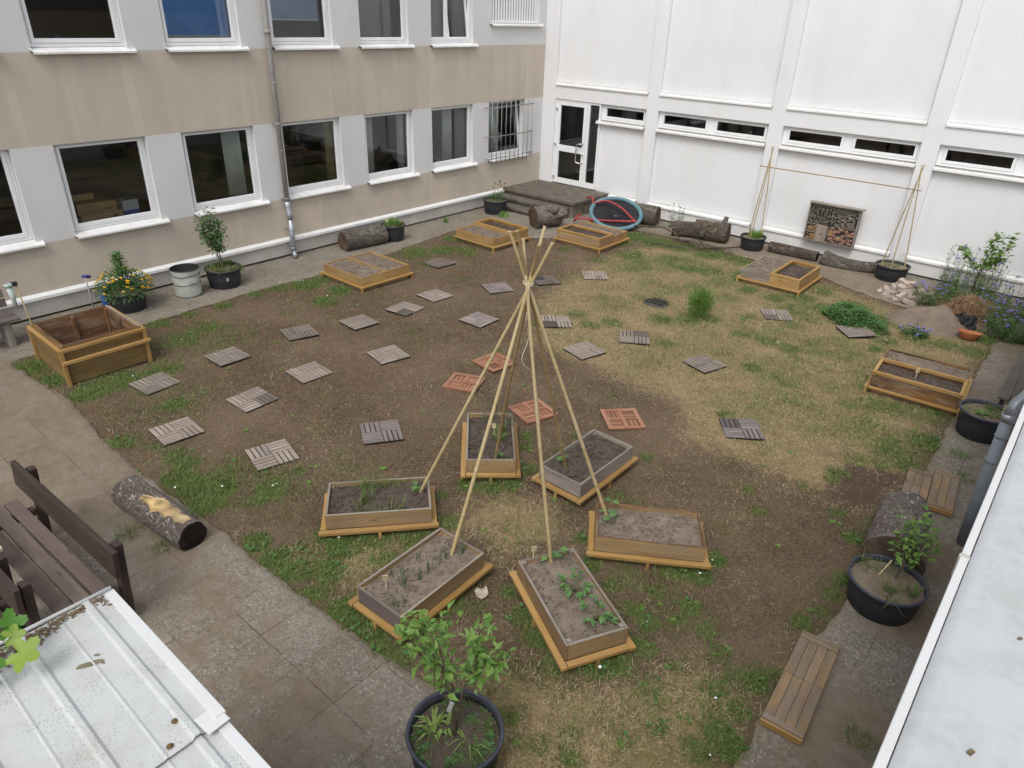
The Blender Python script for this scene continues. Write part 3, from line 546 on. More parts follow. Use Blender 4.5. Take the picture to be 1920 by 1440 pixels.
def ring(mb, P, a0, a1, z0, z1, l, r, b, t, d0, d1):
    bx(mb, P, a0, a0 + l, z0, z1, d0, d1); bx(mb, P, a1 - r, a1, z0, z1, d0, d1)
    bx(mb, P, a0 + l, a1 - r, z0, z0 + b, d0, d1); bx(mb, P, a0 + l, a1 - r, z1 - t, z1, d0, d1)
def slope_sill(P, a0, a1, zt, zf, d0, d1, lip, parent, mat='sill'):
    mb = MB()
    tp = [P(a0, zt, d0), P(a1, zt, d0), P(a1, zf, d1), P(a0, zf, d1)]; bt = [q - Vector((0, 0, lip)) for q in tp]
    i = [mb.vert(q) for q in tp + bt]
    for f in ((0, 1, 2, 3), (7, 6, 5, 4), (3, 2, 6, 7), (0, 3, 7, 4), (1, 5, 6, 2), (0, 4, 5, 1)): mb.face([i[k] for k in f])
    for a in (a0, a1):   # turned up end caps
        s = .012 if a == a0 else -.012
        q = [P(a, zt + .025, d0), P(a + s, zt + .025, d0), P(a + s, zf + .018, d1 - .004), P(a, zf + .018, d1 - .004)]
        b = [P(a, zt - lip, d0), P(a + s, zt - lip, d0), P(a + s, zf - lip, d1 - .004), P(a, zf - lip, d1 - .004)]
        j = [mb.vert(v) for v in q + b]
        for f in ((0, 1, 2, 3), (7, 6, 5, 4), (3, 2, 6, 7), (0, 3, 7, 4), (1, 5, 6, 2), (0, 4, 5, 1)): mb.face([j[k] for k in f])
    return mb.build('sill', mat, parent)
def window(parent, P, a0, a1, z0, z1, d=.09, sill=True, mull=None, tilt=False):
    mb = MB(); zb = z0 + .055
    ring(mb, P, a0 + .004, a1 - .004, zb, z1 - .004, .05, .05, .055, .034, d, d + .07)
    if mull: bx(mb, P, mull - .03, mull + .03, zb + .055, z1 - .038, d, d + .07)
    wn = mb.build('window', 'frame', parent, .004)
    spans = [(a0 + .054, a1 - .054)] if not mull else [(a0 + .054, mull - .03), (mull + .03, a1 - .054)]
    for k, (s0, s1) in enumerate(spans):
        sm = MB(); ring(sm, P, s0 + .003, s1 - .003, zb + .058, z1 - .041, .052, .052, .062, .036, d - .012, d + .05)
        so_ = sm.build('sash', 'frame', wn, .004)
        pm = MB(); q = (s0 + .05, s1 - .05, zb + .115, z1 - .072); dd = d + .022
        pm.quad([P(q[0], q[2], dd), P(q[1], q[2], dd), P(q[1], q[3], dd), P(q[0], q[3], dd)]); pm.build('pane', 'glass', so_)
        if tilt and k == len(spans) - 1:
            hinge = P((s0 + s1) / 2, zb + .058, d + .02); so_.matrix_local = Matrix.Translation(hinge) @ Matrix.Rotation(R(-7), 4, 'Y') @ Matrix.Translation(-hinge)
    if sill: slope_sill(P, a0 - .012, a1 + .10, zb - .004, z0 - .005, d + .01, -.095, .028, wn)
    return wn
def room(parent, P, a0, a1, z0, z1, d0, d1, ledge=None, mats=('room', 'roomfloor')):
    mb = MB(); c = {}
    for n, (a, z, d) in dict(a=(a0, z0, d0), b=(a1, z0, d0), c=(a1, z1, d0), d=(a0, z1, d0), e=(a0, z0, d1), f=(a1, z0, d1), g=(a1, z1, d1), h=(a0, z1, d1)).items(): c[n] = P(a, z, d)
    mb.quad([c[k] for k in 'efgh']); mb.quad([c[k] for k in 'aehd']); mb.quad([c[k] for k in 'bfgc']); mb.quad([c[k] for k in 'dcgh']); mb.quad([c[k] for k in 'abfe'], 1)
    if ledge:
        bx(mb, P, a0 + .01, a1 - .01, ledge - .04, ledge, d0 + .002, d0 + .3); bx(mb, P, a0 + .01, a1 - .01, z0 + .01, ledge - .045, d0 + .002, d0 + .05)
    return mb.build('room', list(mats), parent)

LOWY = [(-14.66, -13.19), (-12.587, -11.123), (-10.495, -9.05), (-8.478, -7.0), (-6.36, -4.92), (-4.335, -2.86), (-2.255, -.776)]
UPY = [(-14.6, -13.1), (-12.54, -11.12), (-10.48, -9.07), (-8.43, -7.02), (-6.36, -4.97), (-4.30, -2.87), (-2.23, -.30)]
bb = thing('beige_building', 'two storey building with beige and white rendered bands and two rows of windows', 'building', (0, 0, 0))
mb = MB()
holes = [(a, b, 1.235, 2.704) for a, b in LOWY] + [(a, b, 4.04, 5.6) for a, b in UPY[:-1]] + [(-2.2, -.32, 4.53, 5.6)]
wall_grid(mb, PL, (-24, 0), (.06, 1.222, 2.704, 4.04, 7.4), holes, .18)
mb.build('wall', 'beige', bb)
mb = MB(); bx(mb, PL, -24, -.002, .055, .335, -.012, .2); mb.build('plinth', 'plinth', bb, .004)
mb = MB(); bx(mb, PL, -24, 0, -.2, .05, .07, .3); mb.build('dark_gap_base', 'hole', bb)  # set-back base, blackened so its colour carries the shade under the plinth
mb = MB(); 
for a0, a1 in ((-24, -1.63),):
    tp = [PL(a0, .43, -.001), PL(a1, .43, -.001), PL(a1, .385, -.06), PL(a0, .385, -.06), PL(a0, .335, -.06), PL(a1, .335, -.06), PL(a1, .335, -.001), PL(a0, .335, -.001)]
    i = [mb.vert(q) for q in tp]
    for f in ((0, 1, 2, 3), (3, 2, 5, 4), (4, 5, 6, 7), (1, 6, 5, 2), (0, 3, 4, 7)): mb.face([i[k] for k in f])
mb.build('ledge', 'ledge', bb)
for i_, (a, b) in enumerate(LOWY): window(bb, PL, a, b, 1.235, 2.704, .09, mull=None, tilt=(i_ == 6))
for i_, (a, b) in enumerate(UPY[:-1]): window(bb, PL, a, b, 4.04, 5.6, .09, mull=(a + .62 if i_ == 5 else None), tilt=(i_ == 5))
lv = MB(); ring(lv, PL, -2.195, -.325, 4.535, 5.595, .05, .05, .05, .05, .05, .12)
lf = lv.build('louvre', 'frame', bb, .003)
for k in range(17):
    lv = MB(); y = -2.08 + k * .103; bx(lv, PL, y - .032, y + .032, 4.58, 5.55, .058, .075); lv.build('slat', 'frame', lf)
lv = MB(); bx(lv, PL, -2.145, -.375, 4.585, 5.545, .10, .115); lv.build('backing', 'room', lf)
slope_sill(PL, -2.26, -.22, 4.52, 4.49, .06, -.085, .03, lf)
room(bb, PL, -15.5, -8.79, .45, 3.1, .18, 5, 1.30); room(bb, PL, -8.77, -4.64, .45, 3.1, .18, 5, 1.30); room(bb, PL, -4.62, -.1, .45, 3.1, .18, 5, 1.30)
room(bb, PL, -15.5, -8.79, 3.35, 6.1, .18, 5, 4.10); room(bb, PL, -8.77, -.1, 3.35, 6.1, .18, 5, 4.10)
# window grille on the lower window nearest the corner
gm = MB()
for z in (2.58, 1.86, 1.30): gm.beam(PL(-2.42, z, -.13), PL(-.52, z, -.13), .022, .022)
gr = gm.build('window_grille', 'bar', bb)
for k in range(10):
    gm = MB(); y = -2.28 + k * .185; gm.tube([PL(y, 1.16, -.145), PL(y, 2.72, -.145)], .0085, 6); gm.build('bar', 'bar', gr)
for y in (-2.4, -.54):
    for z in (2.58, 1.86, 1.30):
        gm = MB(); gm.tube([PL(y, z, -.001), PL(y, z, -.145)], .009, 6); gm.build('bracket', 'bar', gr)
# downpipe
pm = MB(); pm.tube([(.10, -8.56, 7.4), (.10, -8.565, 4.6), (.10, -8.565, 1.17)], .052, 14)
for z in (4.05, 3.45, 2.72, 2.2): pm.tube([(.10, -8.565, z - .01), (.10, -8.565, z + .01)], .056, 14)
pm.tube([(.10, -8.565, 4.28), (.10, -8.565, 4.36)], .058, 14)
dp = pm.build('downpipe', 'pipe', bb)
pm = MB(); pm.tube([(.10, -8.565, 1.19), (.10, -8.565, 1.09), (.125, -8.57, 1.0), (.15, -8.575, .93), (.155, -8.575, .83)], .06, 16); pm.tube([(.155, -8.575, .85), (.155, -8.58, .05)], .055, 16)
pm.tube([(.155, -8.575, .6), (.155, -8.575, .62)], .06, 16); pm.tube([(.155, -8.58, .22), (.155, -8.58, .24)], .06, 16); pm.tube([(.155, -8.58, .16), (.21, -8.6, .10), (.25, -8.61, .035)], .048, 14)
pm.build('elbow', 'galv', dp)
pm = MB()
for z, x in ((2.70, .1), (1.25, .1), (.62, .15), (.3, .15)): pm.beam((-.005, -8.63, z), (x, -8.63, z), .012, .03); pm.tube([(x, -8.567, z - .012), (x, -8.567, z + .012)], .0625, 14)
pm.build('clip', 'bar', dp)

wh = thing('white_hall', 'white rendered hall with flat pilasters, strip windows and a glazed door', 'building', (0, 0, 0))
PIL = [(0, .44), (3.34, 3.67), (6.553, 6.88), (9.753, 10.087), (12.96, 13.3), (16.2, 16.5)]
for (a, b) in PIL:
    mb = MB(); bx(mb, PW, a, b, .06, 7.4, 0, .4); mb.build('pilaster', 'whitepil', wh, .004)
for k in range(5):
    a, b = PIL[k][1], PIL[k + 1][0]
    mb = MB(); bx(mb, PW, a, b, 2.705, 3.055, .004, .4); mb.build('lintel', 'whitepil', wh, .003)
    mb = MB(); bx(mb, PW, a, b, 3.055, 7.4, .09, .4); mb.build('upper_panel', 'white', wh)
    mb = MB(); bx(mb, PW, (1.945 if k == 0 else a), b, .3, 2.25, .09, .4); mb.build('lower_panel', 'white', wh)
    slope_sill(PW, a + .004, b - .004, 3.10, 3.085, .093, -.03, .035, wh, 'ledge').name = 'ledge'
    mb = MB(); bx(mb, PW, (2.45 if k == 0 else a), b, .06, .33, -.01, .3); mb.build('plinth', 'whitepil', wh)
    slope_sill(PW, (2.45 if k == 0 else a + .004), b - .004, .405, .385, .093, -.045, .045, wh, 'ledge').name = 'ledge'
    a2 = 1.95 if k == 0 else a
    mb = MB(); bx(mb, PW, a2, b, 2.25, 2.29, .11, .4); mb.build('sill_slab', 'plinth', wh)
    wn = MB(); zz0, zz1 = 2.30, 2.702; m_ = None if k == 0 else (a2 + b) / 2
    ring(wn, PW, a2 + .004, b - .004, zz0, zz1, .085, .05, .05, .05, .09, .17)
    if m_: bx(wn, PW, m_ - .09, m_ + .09, zz0 + .05, zz1 - .05, .09, .17)
    wo = wn.build('window', 'frame', wh, .004)
    for (s0, s1) in ([(a2 + .09, b - .055)] if k == 0 else [(a2 + .09, m_ - .09), (m_ + .09, b - .055)]):
        sm = MB(); ring(sm, PW, s0 + .003, s1 - .003, zz0 + .053, zz1 - .053, .055, .055, .055, .035, .08, .15); so_ = sm.build('sash', 'frame', wo, .004)
        pm = MB(); pm.quad([PW(s0 + .05, zz0 + .1, .12), PW(s1 - .05, zz0 + .1, .12), PW(s1 - .05, zz1 - .08, .12), PW(s0 + .05, zz1 - .08, .12)]); pm.build('pane', 'glass', so_)
    slope_sill(PW, (1.86 if k == 0 else a + .004), b - .004, 2.262, 2.25, .10, -.04, .04, wo, 'ledge')
mb = MB(); bx(mb, PW, 0, 16.5, -.2, .055, .07, .3); mb.build('dark_gap_base', 'hole', wh)  # shade of the gap below the hall plinth, put into a black base
room(wh, PW, 2.0, 16.4, .6, 3.6, .42, 6)
room(wh, PW, .3, 1.97, .45, 3.0, .2, 3, mats=['hallroom', 'roomfloor'])
# glazed door and its side light
fr = MB(); bx(fr, PW, .444, .53, .455, 2.70, .03, .11); bx(fr, PW, 1.895, 1.945, .455, 2.70, .03, .11); bx(fr, PW, .53, 1.895, 2.645, 2.70, .03, .11); bx(fr, PW, 1.52, 1.6, .455, 2.645, .03, .11); bx(fr, PW, 1.6, 1.895, .455, .60, .03, .11)
fo = fr.build('door_frame', 'frame', wh, .004)
pm = MB(); pm.quad([PW(1.6, .60, .07), PW(1.895, .60, .07), PW(1.895, 2.645, .07), PW(1.6, 2.645, .07)]); pm.build('side_light', 'glass', fo)
dm = MB(); ring(dm, PW, .535, 1.515, .46, 2.64, .10, .10, .145, .085, .02, .085); bx(dm, PW, .635, 1.415, 1.34, 1.51, .02, .085)
do = dm.build('door', 'frame', wh, .004)
for (z0, z1) in ((.605, 1.34), (1.51, 2.555)):
    pm = MB(); pm.quad([PW(.635, z0, .05), PW(1.415, z0, .05), PW(1.415, z1, .05), PW(.635, z1, .05)]); pm.build('pane', 'glass', do)
hm = MB(); hm.tube([PW(1.47, 1.62, .02), PW(1.47, 1.62, -.05), PW(1.38, 1.62, -.085), PW(1.33, 1.6, -.085), PW(1.31, 1.55, -.085), PW(1.31, 1.18, -.085), PW(1.33, 1.13, -.085), PW(1.38, 1.11, -.085), PW(1.47, 1.11, -.05), PW(1.47, 1.11, .02)], .017, 10); hm.build('handle', 'steel', do)
hm = MB(); hm.tube([PW(1.47, 1.32, .02), PW(1.47, 1.32, -.02)], .022, 12); hm.build('lock', 'steel', do)
for z in (2.45, 1.52, .62):
    hm = MB(); hm.tube([PW(.525, z - .06, .012), PW(.525, z + .06, .012)], .014, 8); bx(hm, PW, .47, .535, z - .02, z + .02, .012, .03); hm.build('hinge', 'steel', do)

st = thing('entrance_steps', 'weathered concrete landing with two steps below the glazed door', 'steps', (0, 0, 0))
mb = MB(); mb.box((1.21, -.80, .40), (2.44, 1.64, .08)); mb.build('landing_slab', 'step', st, .012)
mb = MB(); mb.box((1.19, -.79, .17), (2.36, 1.54, .38)); mb.build('landing_base', 'stepside', st, .01)
for z, y0, y1, x1 in ((.29, -1.93, -1.56, 2.28), (.145, -2.24, -1.93, 2.2)):
    mb = MB(); mb.box((x1 / 2, (y0 + y1) / 2, z - .035), (x1, y1 - y0 + .04, .07)); mb.box((x1 / 2, (y0 + y1) / 2 + .02, z / 2 - .045), (x1 - .04, y1 - y0 - .01, z - .06)); mb.build('step', 'step', st, .01)

# annex on the right: flat white roof right below the viewer
an = thing('flat_roof_annex', 'low white annex with a flat membrane roof along the right side', 'building', (13.0, -9, 0))
def lo(mb, name, mat, bev=0):
    mb.V = [(x - 13.0, y + 9, z) for x, y, z in mb.V]; return mb.build(name, mat, an, bev)
mb = MB(); mb.box((13.36, -12.2, 1.2), (.3, 24.2, 2.4)); lo(mb, 'wall', 'white')
mb = MB()
zr = 2.6
N = 60; prof = [(13.052, zr - .005), (13.07, zr + .012), (13.10, zr + .02), (13.3, zr + .022), (14.5, zr + .03), (22, zr + .06)]
rows = [[mb.vert((x, -24.4 + 24.3 * k / N, z + (.004 * math.sin(k * 1.7 + x * 3) if x > 13.2 else 0))) for k in range(N + 1)] for x, z in prof]
for A, B in zip(rows, rows[1:]):
    for k in range(N): mb.face([A[k], B[k], B[k + 1], A[k + 1]], None, 0, True)
lo(mb, 'roof', 'membrane')
mb = MB(); mb.box((13.0295, -18.4, zr - .06), (.036, 9.9, .125)); mb.box((13.029, -6.73, zr - .06), (.035, 13.4, .125)); lo(mb, 'roof_edging', 'fascia', .004)
mb = MB(); mb.box((13.13, -12.3, zr - .075), (.16, 24, .1)); lo(mb, 'soffit', 'plinth')
mb = MB(); mb.tube([(13.32, -8.7, 1.92), (13.16, -8.85, 1.86), (13.03, -9.12, 1.75), (12.965, -9.25, 1.66), (12.945, -9.3, 1.56)], .058, 18); mb.tube([(12.945, -9.3, 1.58), (12.95, -9.3, 1.5)], .062, 18); lo(mb, 'pipe_elbow', 'galv')
mb = MB(); mb.tube([(12.945, -9.3, 1.56), (12.96, -9.3, .8), (12.985, -9.3, .05)], .052, 16)
for z in (1.33, 1.05): mb.tube([(12.951, -9.3, z - .012), (12.951, -9.3, z + .012)], .058, 16)
lo(mb, 'drain_pipe', 'pvcgrey')
mb = MB()
for (x, y, s) in ((13.30, -13.9, .012), (13.36, -13.2, .008), (13.25, -14.6, .015), (13.6, -14.5, .010), (13.75, -15.0, .02), (13.42, -14.2, .006), (13.55, -13.5, .007), (13.9, -14.2, .009), (13.3, -12.6, .01)):
    mb.box((x, y, zr + .026), (s * 1.8, s, .006), rotz(random.random() * 3))
lo(mb, 'roof_debris', 'litter')
# the annex roof joint seam
mb = MB(); mb.box((13.0275, -13.46, zr - .055), (.044, .012, .13)); lo(mb, 'edging_joint', 'plinth')

# ---------------------------------------------------------------- raised beds
def soil_mesh(name, x0, x1, y0, y1, z, amp, mat, parent, seed, n=26):
    xs = np.linspace(x0, x1, n); ys = np.linspace(y0, y1, n); X, Y = np.meshgrid(xs, ys)
    Z = z + (vnoise(X + seed, Y + seed, 5, 31, 3) - .5) * amp + (vnoise(X + seed, Y, 22, 32, 3) - .5) * amp * .7
    mb = MB(); ids = [[mb.vert((X[j, i], Y[j, i], Z[j, i])) for i in range(n)] for j in range(n)]
    for j in range(n - 1):
        for i in range(n - 1): mb.face([ids[j][i], ids[j][i + 1], ids[j + 1][i + 1], ids[j + 1][i]], None, 0, True)
    g = random.Random(seed)
    for _ in range(int(260 * (x1 - x0) * (y1 - y0) / .5)):   # small clods
        cx, cy = g.uniform(x0 + .02, x1 - .02), g.uniform(y0 + .02, y1 - .02); r = g.uniform(.004, .014)
        mb.box((cx, cy, z + amp * .15), (r * 2, r * 1.6, r * 1.5), Matrix.Rotation(g.random() * 3, 3, 'Z') @ Matrix.Rotation(g.random(), 3, 'X'), 0, (1, 1, 1))
    return mb.build(name, mat, parent)
def bed(label, c, ang, wood_='bedwood', rimw=None, soil='bedsoil', L=1.06, W=.57, caps=False, seed=1, endb=None):
    o = thing('raised_bed', label, 'raised bed', (c[0], c[1], 0), R(ang), 'small raised beds in a ring round the bamboo teepee')
    t = .022; z0, z1 = .118, .285
    for (cx, cy, sx, sy) in ((0, W / 2 - t / 2, L, t), (0, -W / 2 + t / 2, L, t), (L / 2 - t / 2, 0, t, W - 2 * t - .002), (-L / 2 + t / 2, 0, t, W - 2 * t - .002)):
        mb = MB(); mb.box((cx, cy, (z0 + z1) / 2), (sx, sy, z1 - z0), rotz(random.uniform(-.004, .004))); pe = endb and cx < -.1; p_ = mb.build('side_board', endb if pe else wood_, o, .003)
        if pe: p_['label'] = 'purplish grey end board'
        mb = MB(); mb.box((cx, cy, z1 + .0015), (sx * .998, sy * .98, .004)); mb.build('board_edge', rimw or 'greywood', p_)
    for sx in (-1, 1):
        for sy in (-1, 1):
            mb = MB(); h = z1 + (.012 if caps else -.02); mb.box((sx * (L / 2 - t - .022), sy * (W / 2 - t - .022), (.02 + h) / 2), ((.042 if caps else .03), (.042 if caps else .03), h - .02)); mb.build('corner_post', 'greywood' if caps else wood_, o, .004)
    m = .062; bz = .10
    for k, (cx, cy, sx, sy) in enumerate(((0, W / 2 + m / 2, L + 2 * m + .01, m - .004), (0, -W / 2 - m / 2, L + 2 * m + .02, m - .004), (L / 2 + m / 2, 0, m - .004, W - .004), (-L / 2 - m / 2, 0, m - .004, W - .004))):
        mb = MB(); mb.box((cx + random.uniform(-.004, .004), cy, bz + random.uniform(-.004, .004)), (sx, sy, .036), rotz(random.uniform(-.006, .006))); mb.build('ledge_batten', 'orange', o, .004)
    for (cx, cy, sx, sy) in ((0, W / 2 - .03, L - .06, .02), (0, -W / 2 + .03, L - .06, .02), (L / 2 - .03, 0, .02, W - .1), (-L / 2 + .03, 0, .02, W - .1)):
        mb = MB(); mb.box((cx, cy, .05), (sx, sy, .12)); mb.build('base_board', 'bedwood', o)
    for (sx, sy) in ((0, -W / 2 - .045), (L / 2 + .045, 0), (-L / 2 - .045, 0), (0, W / 2 + .045)):
        mb = MB(); mb.box((sx, sy, .035), (.03, .03, .1)); mb.build('stake', 'orange', o)
    soil_mesh('soil', -L / 2 + t, L / 2 - t, -W / 2 + t, W / 2 - t, .243, .035, soil, o, seed)
    return o
BEDS = dict(A=((8.25, -11.385), 132.5), B=((9.364, -10.945), 89.3), C=((10.532, -11.552), 33.2), D=((10.50, -12.851), 151.5), E=((9.325, -13.515), 91.3), F=((8.188, -13.059), 49))
bed('raised bed with dark soil and tall thin onions, farthest back in the ring', *BEDS['A'], soil='darksoil', seed=1)
bed('raised bed with pale weathered boards and bare dark soil, right behind the teepee', *BEDS['B'], wood_='greywood', soil='darksoil', seed=2)
bed('raised bed of brown boards with smooth pale soil, at the right of the ring', *BEDS['C'], soil='bedsoil', rimw='wetwood', seed=3)
bed('raised bed with two potato plants and grey post caps at its front corners', *BEDS['D'], caps=True, seed=4)
bed('raised bed with sparse rows of shoots and a purplish end board, beside the pavement', *BEDS['E'], seed=5, endb='purplewood')
bed('raised bed with weedy grass and pale rim boards, at the left of the ring', *BEDS['F'], soil='darksoil', seed=6)

def dbed(label, c, ang, halves, frame=None, W=1.18, L=1.2, frame_over=0, seed=1, hz=.02):
    o = thing('double_raised_bed', label, 'raised bed', (c[0], c[1], 0), R(ang), 'square double raised beds along the edges of the lawn')
    t = .022; z0, z1 = .118, .285; h = W / 2
    for k, sgn in enumerate((-1, 1)):
        wd = halves[k]
        for (cx, cy, sx, sy) in ((sgn * h / 2, L / 2 - t / 2, h - .003, t), (sgn * h / 2, -L / 2 + t / 2, h - .003, t), (sgn * (h - t / 2), 0, t, L - 2 * t - .002), (sgn * (t / 2 + .001), 0, t, L - 2 * t - .002)):
            mb = MB(); mb.box((cx, cy, (z0 + z1) / 2), (sx, sy, z1 - z0), rotz(random.uniform(-.004, .004))); mb.build('side_board', wd, o, .003)
        soil_mesh('soil', *sorted((sgn * (t + .002), sgn * (h - t))), -L / 2 + t, L / 2 - t, .25 if wd != 'x' else .2, .022, 'bedsoil' if sgn != frame else 'darksoil', o, seed + k)
    m = .055
    for (cx, cy, sx, sy) in ((0, L / 2 + m / 2, W + 2 * m + .01, m - .004), (0, -L / 2 - m / 2, W + 2 * m + .01, m - .004), (W / 2 + m / 2, 0, m - .004, L - .004), (-W / 2 - m / 2, 0, m - .004, L - .004)):
        mb = MB(); mb.box((cx, cy, .10), (sx, sy, .034), rotz(random.uniform(-.005, .005))); mb.build('ledge_batten', 'orange', o, .004)
    for sx in (-1, 1):
        for sy in (-1, 1):
            mb = MB(); mb.box((sx * (W / 2 + .03), sy * (L / 2 + .03), .03), (.042, .042, .105)); mb.build('foot', 'orange', o, .003)
    for (cx, cy, sx, sy) in ((0, L / 2 - .03, W - .06, .02), (0, -L / 2 + .03, W - .06, .02), (W / 2 - .03, 0, .02, L - .1), (-W / 2 + .03, 0, .02, L - .1)):
        mb = MB(); mb.box((cx, cy, .05), (sx, sy, .12)); mb.build('base_board', 'bedwood', o)
    if frame:
        f = .045; zt = z1 + .028; x0, x1 = sorted((frame * .004, frame * (h + .004))); e = frame_over
        for (cx, cy, sx, sy) in (((x0 + x1) / 2, L / 2 - f / 2 + .006, x1 - x0, f), ((x0 + x1) / 2, -L / 2 + f / 2 - .006, x1 - x0, f), (x0 + f / 2, 0, f, L - 2 * f + 2 * e), (x1 - f / 2, 0, f, L - 2 * f + 2 * e)):
            mb = MB(); mb.box((cx, cy, zt + (.012 if e and sx < sy else 0)), (sx, sy, .05)); mb.build('top_rail', 'orange', o, .004)
    else:
        mb = MB(); mb.box((0, 0, .287), (.05, L - .05, .012)); mb.build('divider', 'bedwood', o, .003)
    return o
dbed('double raised bed full of pale soil with low divider and no orange top frame', (2.20, -8.29), 89, ('freshwood', 'freshwood'), None, seed=11)
dbed('double raised bed with an orange frame on its far half, in front of the steps', (2.235, -4.58), 88, ('freshwood', 'freshwood'), 1, seed=21)
dbed('double raised bed with an orange frame on its near half, before the nest swing', (3.965, -2.97), -90, ('freshwood', 'bedwood'), 1, seed=31)
dbed('double raised bed with grey left half and orange framed right half before the hall', (8.32, -2.47), 0.5, ('greywood', 'freshwood'), 1, W=1.2, seed=41)
dbed('double raised bed of brown boards with overhanging orange rails, right edge of the lawn', (11.735, -5.72), -86.5, ('wetwood', 'wetwood'), 1, W=1.2, L=1.15, frame_over=.06, seed=51)

# the large empty planter box
pl = thing('planter_box', 'large deep empty wooden planter box with orange corner legs and rails, left of the lawn', 'planter', (2.27, -13.505, 0), R(-1))
X, Y, Hh = 1.10, 1.06, .585
for (cx, cy, sx, sy) in ((X / 2, 0, .03, Y), (-X / 2, 0, .03, Y), (0, Y / 2 - .016, X - .032, .03), (0, -Y / 2 + .016, X - .032, .03)):
    for k in range(4):
        mb = MB(); z = .02 + (Hh - .02) * (k + .5) / 4; tx = random.uniform(-.002, .002)
        mb.box((cx + tx, cy + tx, z), (sx, sy, (Hh - .02) / 4 - .004)); mb.build('side_board', 'planter', pl, .003)
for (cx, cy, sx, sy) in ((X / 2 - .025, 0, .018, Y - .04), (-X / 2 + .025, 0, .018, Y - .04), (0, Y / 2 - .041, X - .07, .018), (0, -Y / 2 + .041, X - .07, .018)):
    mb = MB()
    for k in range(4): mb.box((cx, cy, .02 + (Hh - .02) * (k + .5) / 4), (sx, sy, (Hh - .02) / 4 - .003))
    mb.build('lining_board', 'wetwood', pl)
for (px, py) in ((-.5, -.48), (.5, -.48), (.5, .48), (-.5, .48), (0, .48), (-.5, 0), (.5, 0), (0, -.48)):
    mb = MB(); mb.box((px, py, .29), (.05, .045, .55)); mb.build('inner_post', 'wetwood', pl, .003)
mb = MB(); mb.box((0, 0, Hh + .004), (X + .03, .034, .008)); mb.V = [(x, y + (Y / 2 - .02), z) for x, y, z in mb.V]; mb.build('rim', 'greywood', pl)
mb = MB(); mb.box((0, -Y / 2 + .02, Hh + .004), (X + .03, .034, .008)); mb.box((X / 2, 0, Hh + .005), (.034, Y - .08, .008)); mb.box((-X / 2, 0, Hh + .005), (.034, Y - .08, .008)); mb.build('rim', 'wetwood', pl)
for sx, sy in ((1, 1), (1, -1), (-1, -1), (-1, 1)):
    mb = MB(); mb.box((sx * (X / 2 + .04), sy * (Y / 2 + .025), .255), (.05, .05, .51)); mb.build('leg', 'orange', pl, .005)
for (a, b) in (((X / 2 + .04, -Y / 2 - .055, .532), (X / 2 + .04, Y / 2 + .055, .532)), ((-X / 2 - .06, -Y / 2 - .028, .535), (X / 2 + .012, -Y / 2 - .028, .535)), ((-X / 2 - .06, Y / 2 + .028, .535), (X / 2 + .012, Y / 2 + .028, .535)), ((X / 2 + .088, -Y / 2 - .055, .37), (X / 2 + .088, Y / 2 + .07, .37))):
    mb = MB(); mb.beam(a, b, .045, .045); mb.build('rail', 'orange', pl, .004)
soil_mesh('soil', -X / 2 + .03, X / 2 - .03, -Y / 2 + .03, Y / 2 - .03, .13, .06, 'darksoil', pl, 77)

# ---------------------------------------------------------------- deck tiles
def tile_mesh(flip, seed):
    g = random.Random(seed); random.seed(seed); mb = MB(); s = .5; q = s / 2; k0 = g.uniform(.85, 1.12)
    for (ix, iy) in ((-1, -1), (1, -1), (1, 1), (-1, 1)):
        cx, cy = ix * q / 2, iy * q / 2; hor = (ix * iy > 0)
        dark = g.random() < .12
        for k in range(4):
            off = (k - 1.5) * (q / 4); w_ = q / 4 - .014; L = q - .004; kk = k0 * g.uniform(.88, 1.1) * (.5 if dark else 1); tt = (kk, kk * .99, kk * .98)
            z = .030 if not flip else .018
            if hor: mb.box((cx, cy + off, z), (L, w_, .014), None, 0, tt)
            else: mb.box((cx + off, cy, z), (w_, L, .014), None, 0, tt)
    if not flip:
        mb.box((0, 0, .013), (s - .012, s - .012, .018), None, 1)
    else:
        mb.box((0, 0, .009), (s - .02, s - .02, .008), None, 0, (.5, .5, .5))
        for a in (-1, 0, 1):
            for b in (-1, 1):
                mb.box((a * (s / 2 - .03), b * q / 2, .031), (.058 if a else .05, q - (.012 if a else .004), .016)); 
            mb.box((0, a * (s / 2 - .03), .0375), (s - .01, .058 if a else .05, .014))
    random.seed(seed + 99); return mb
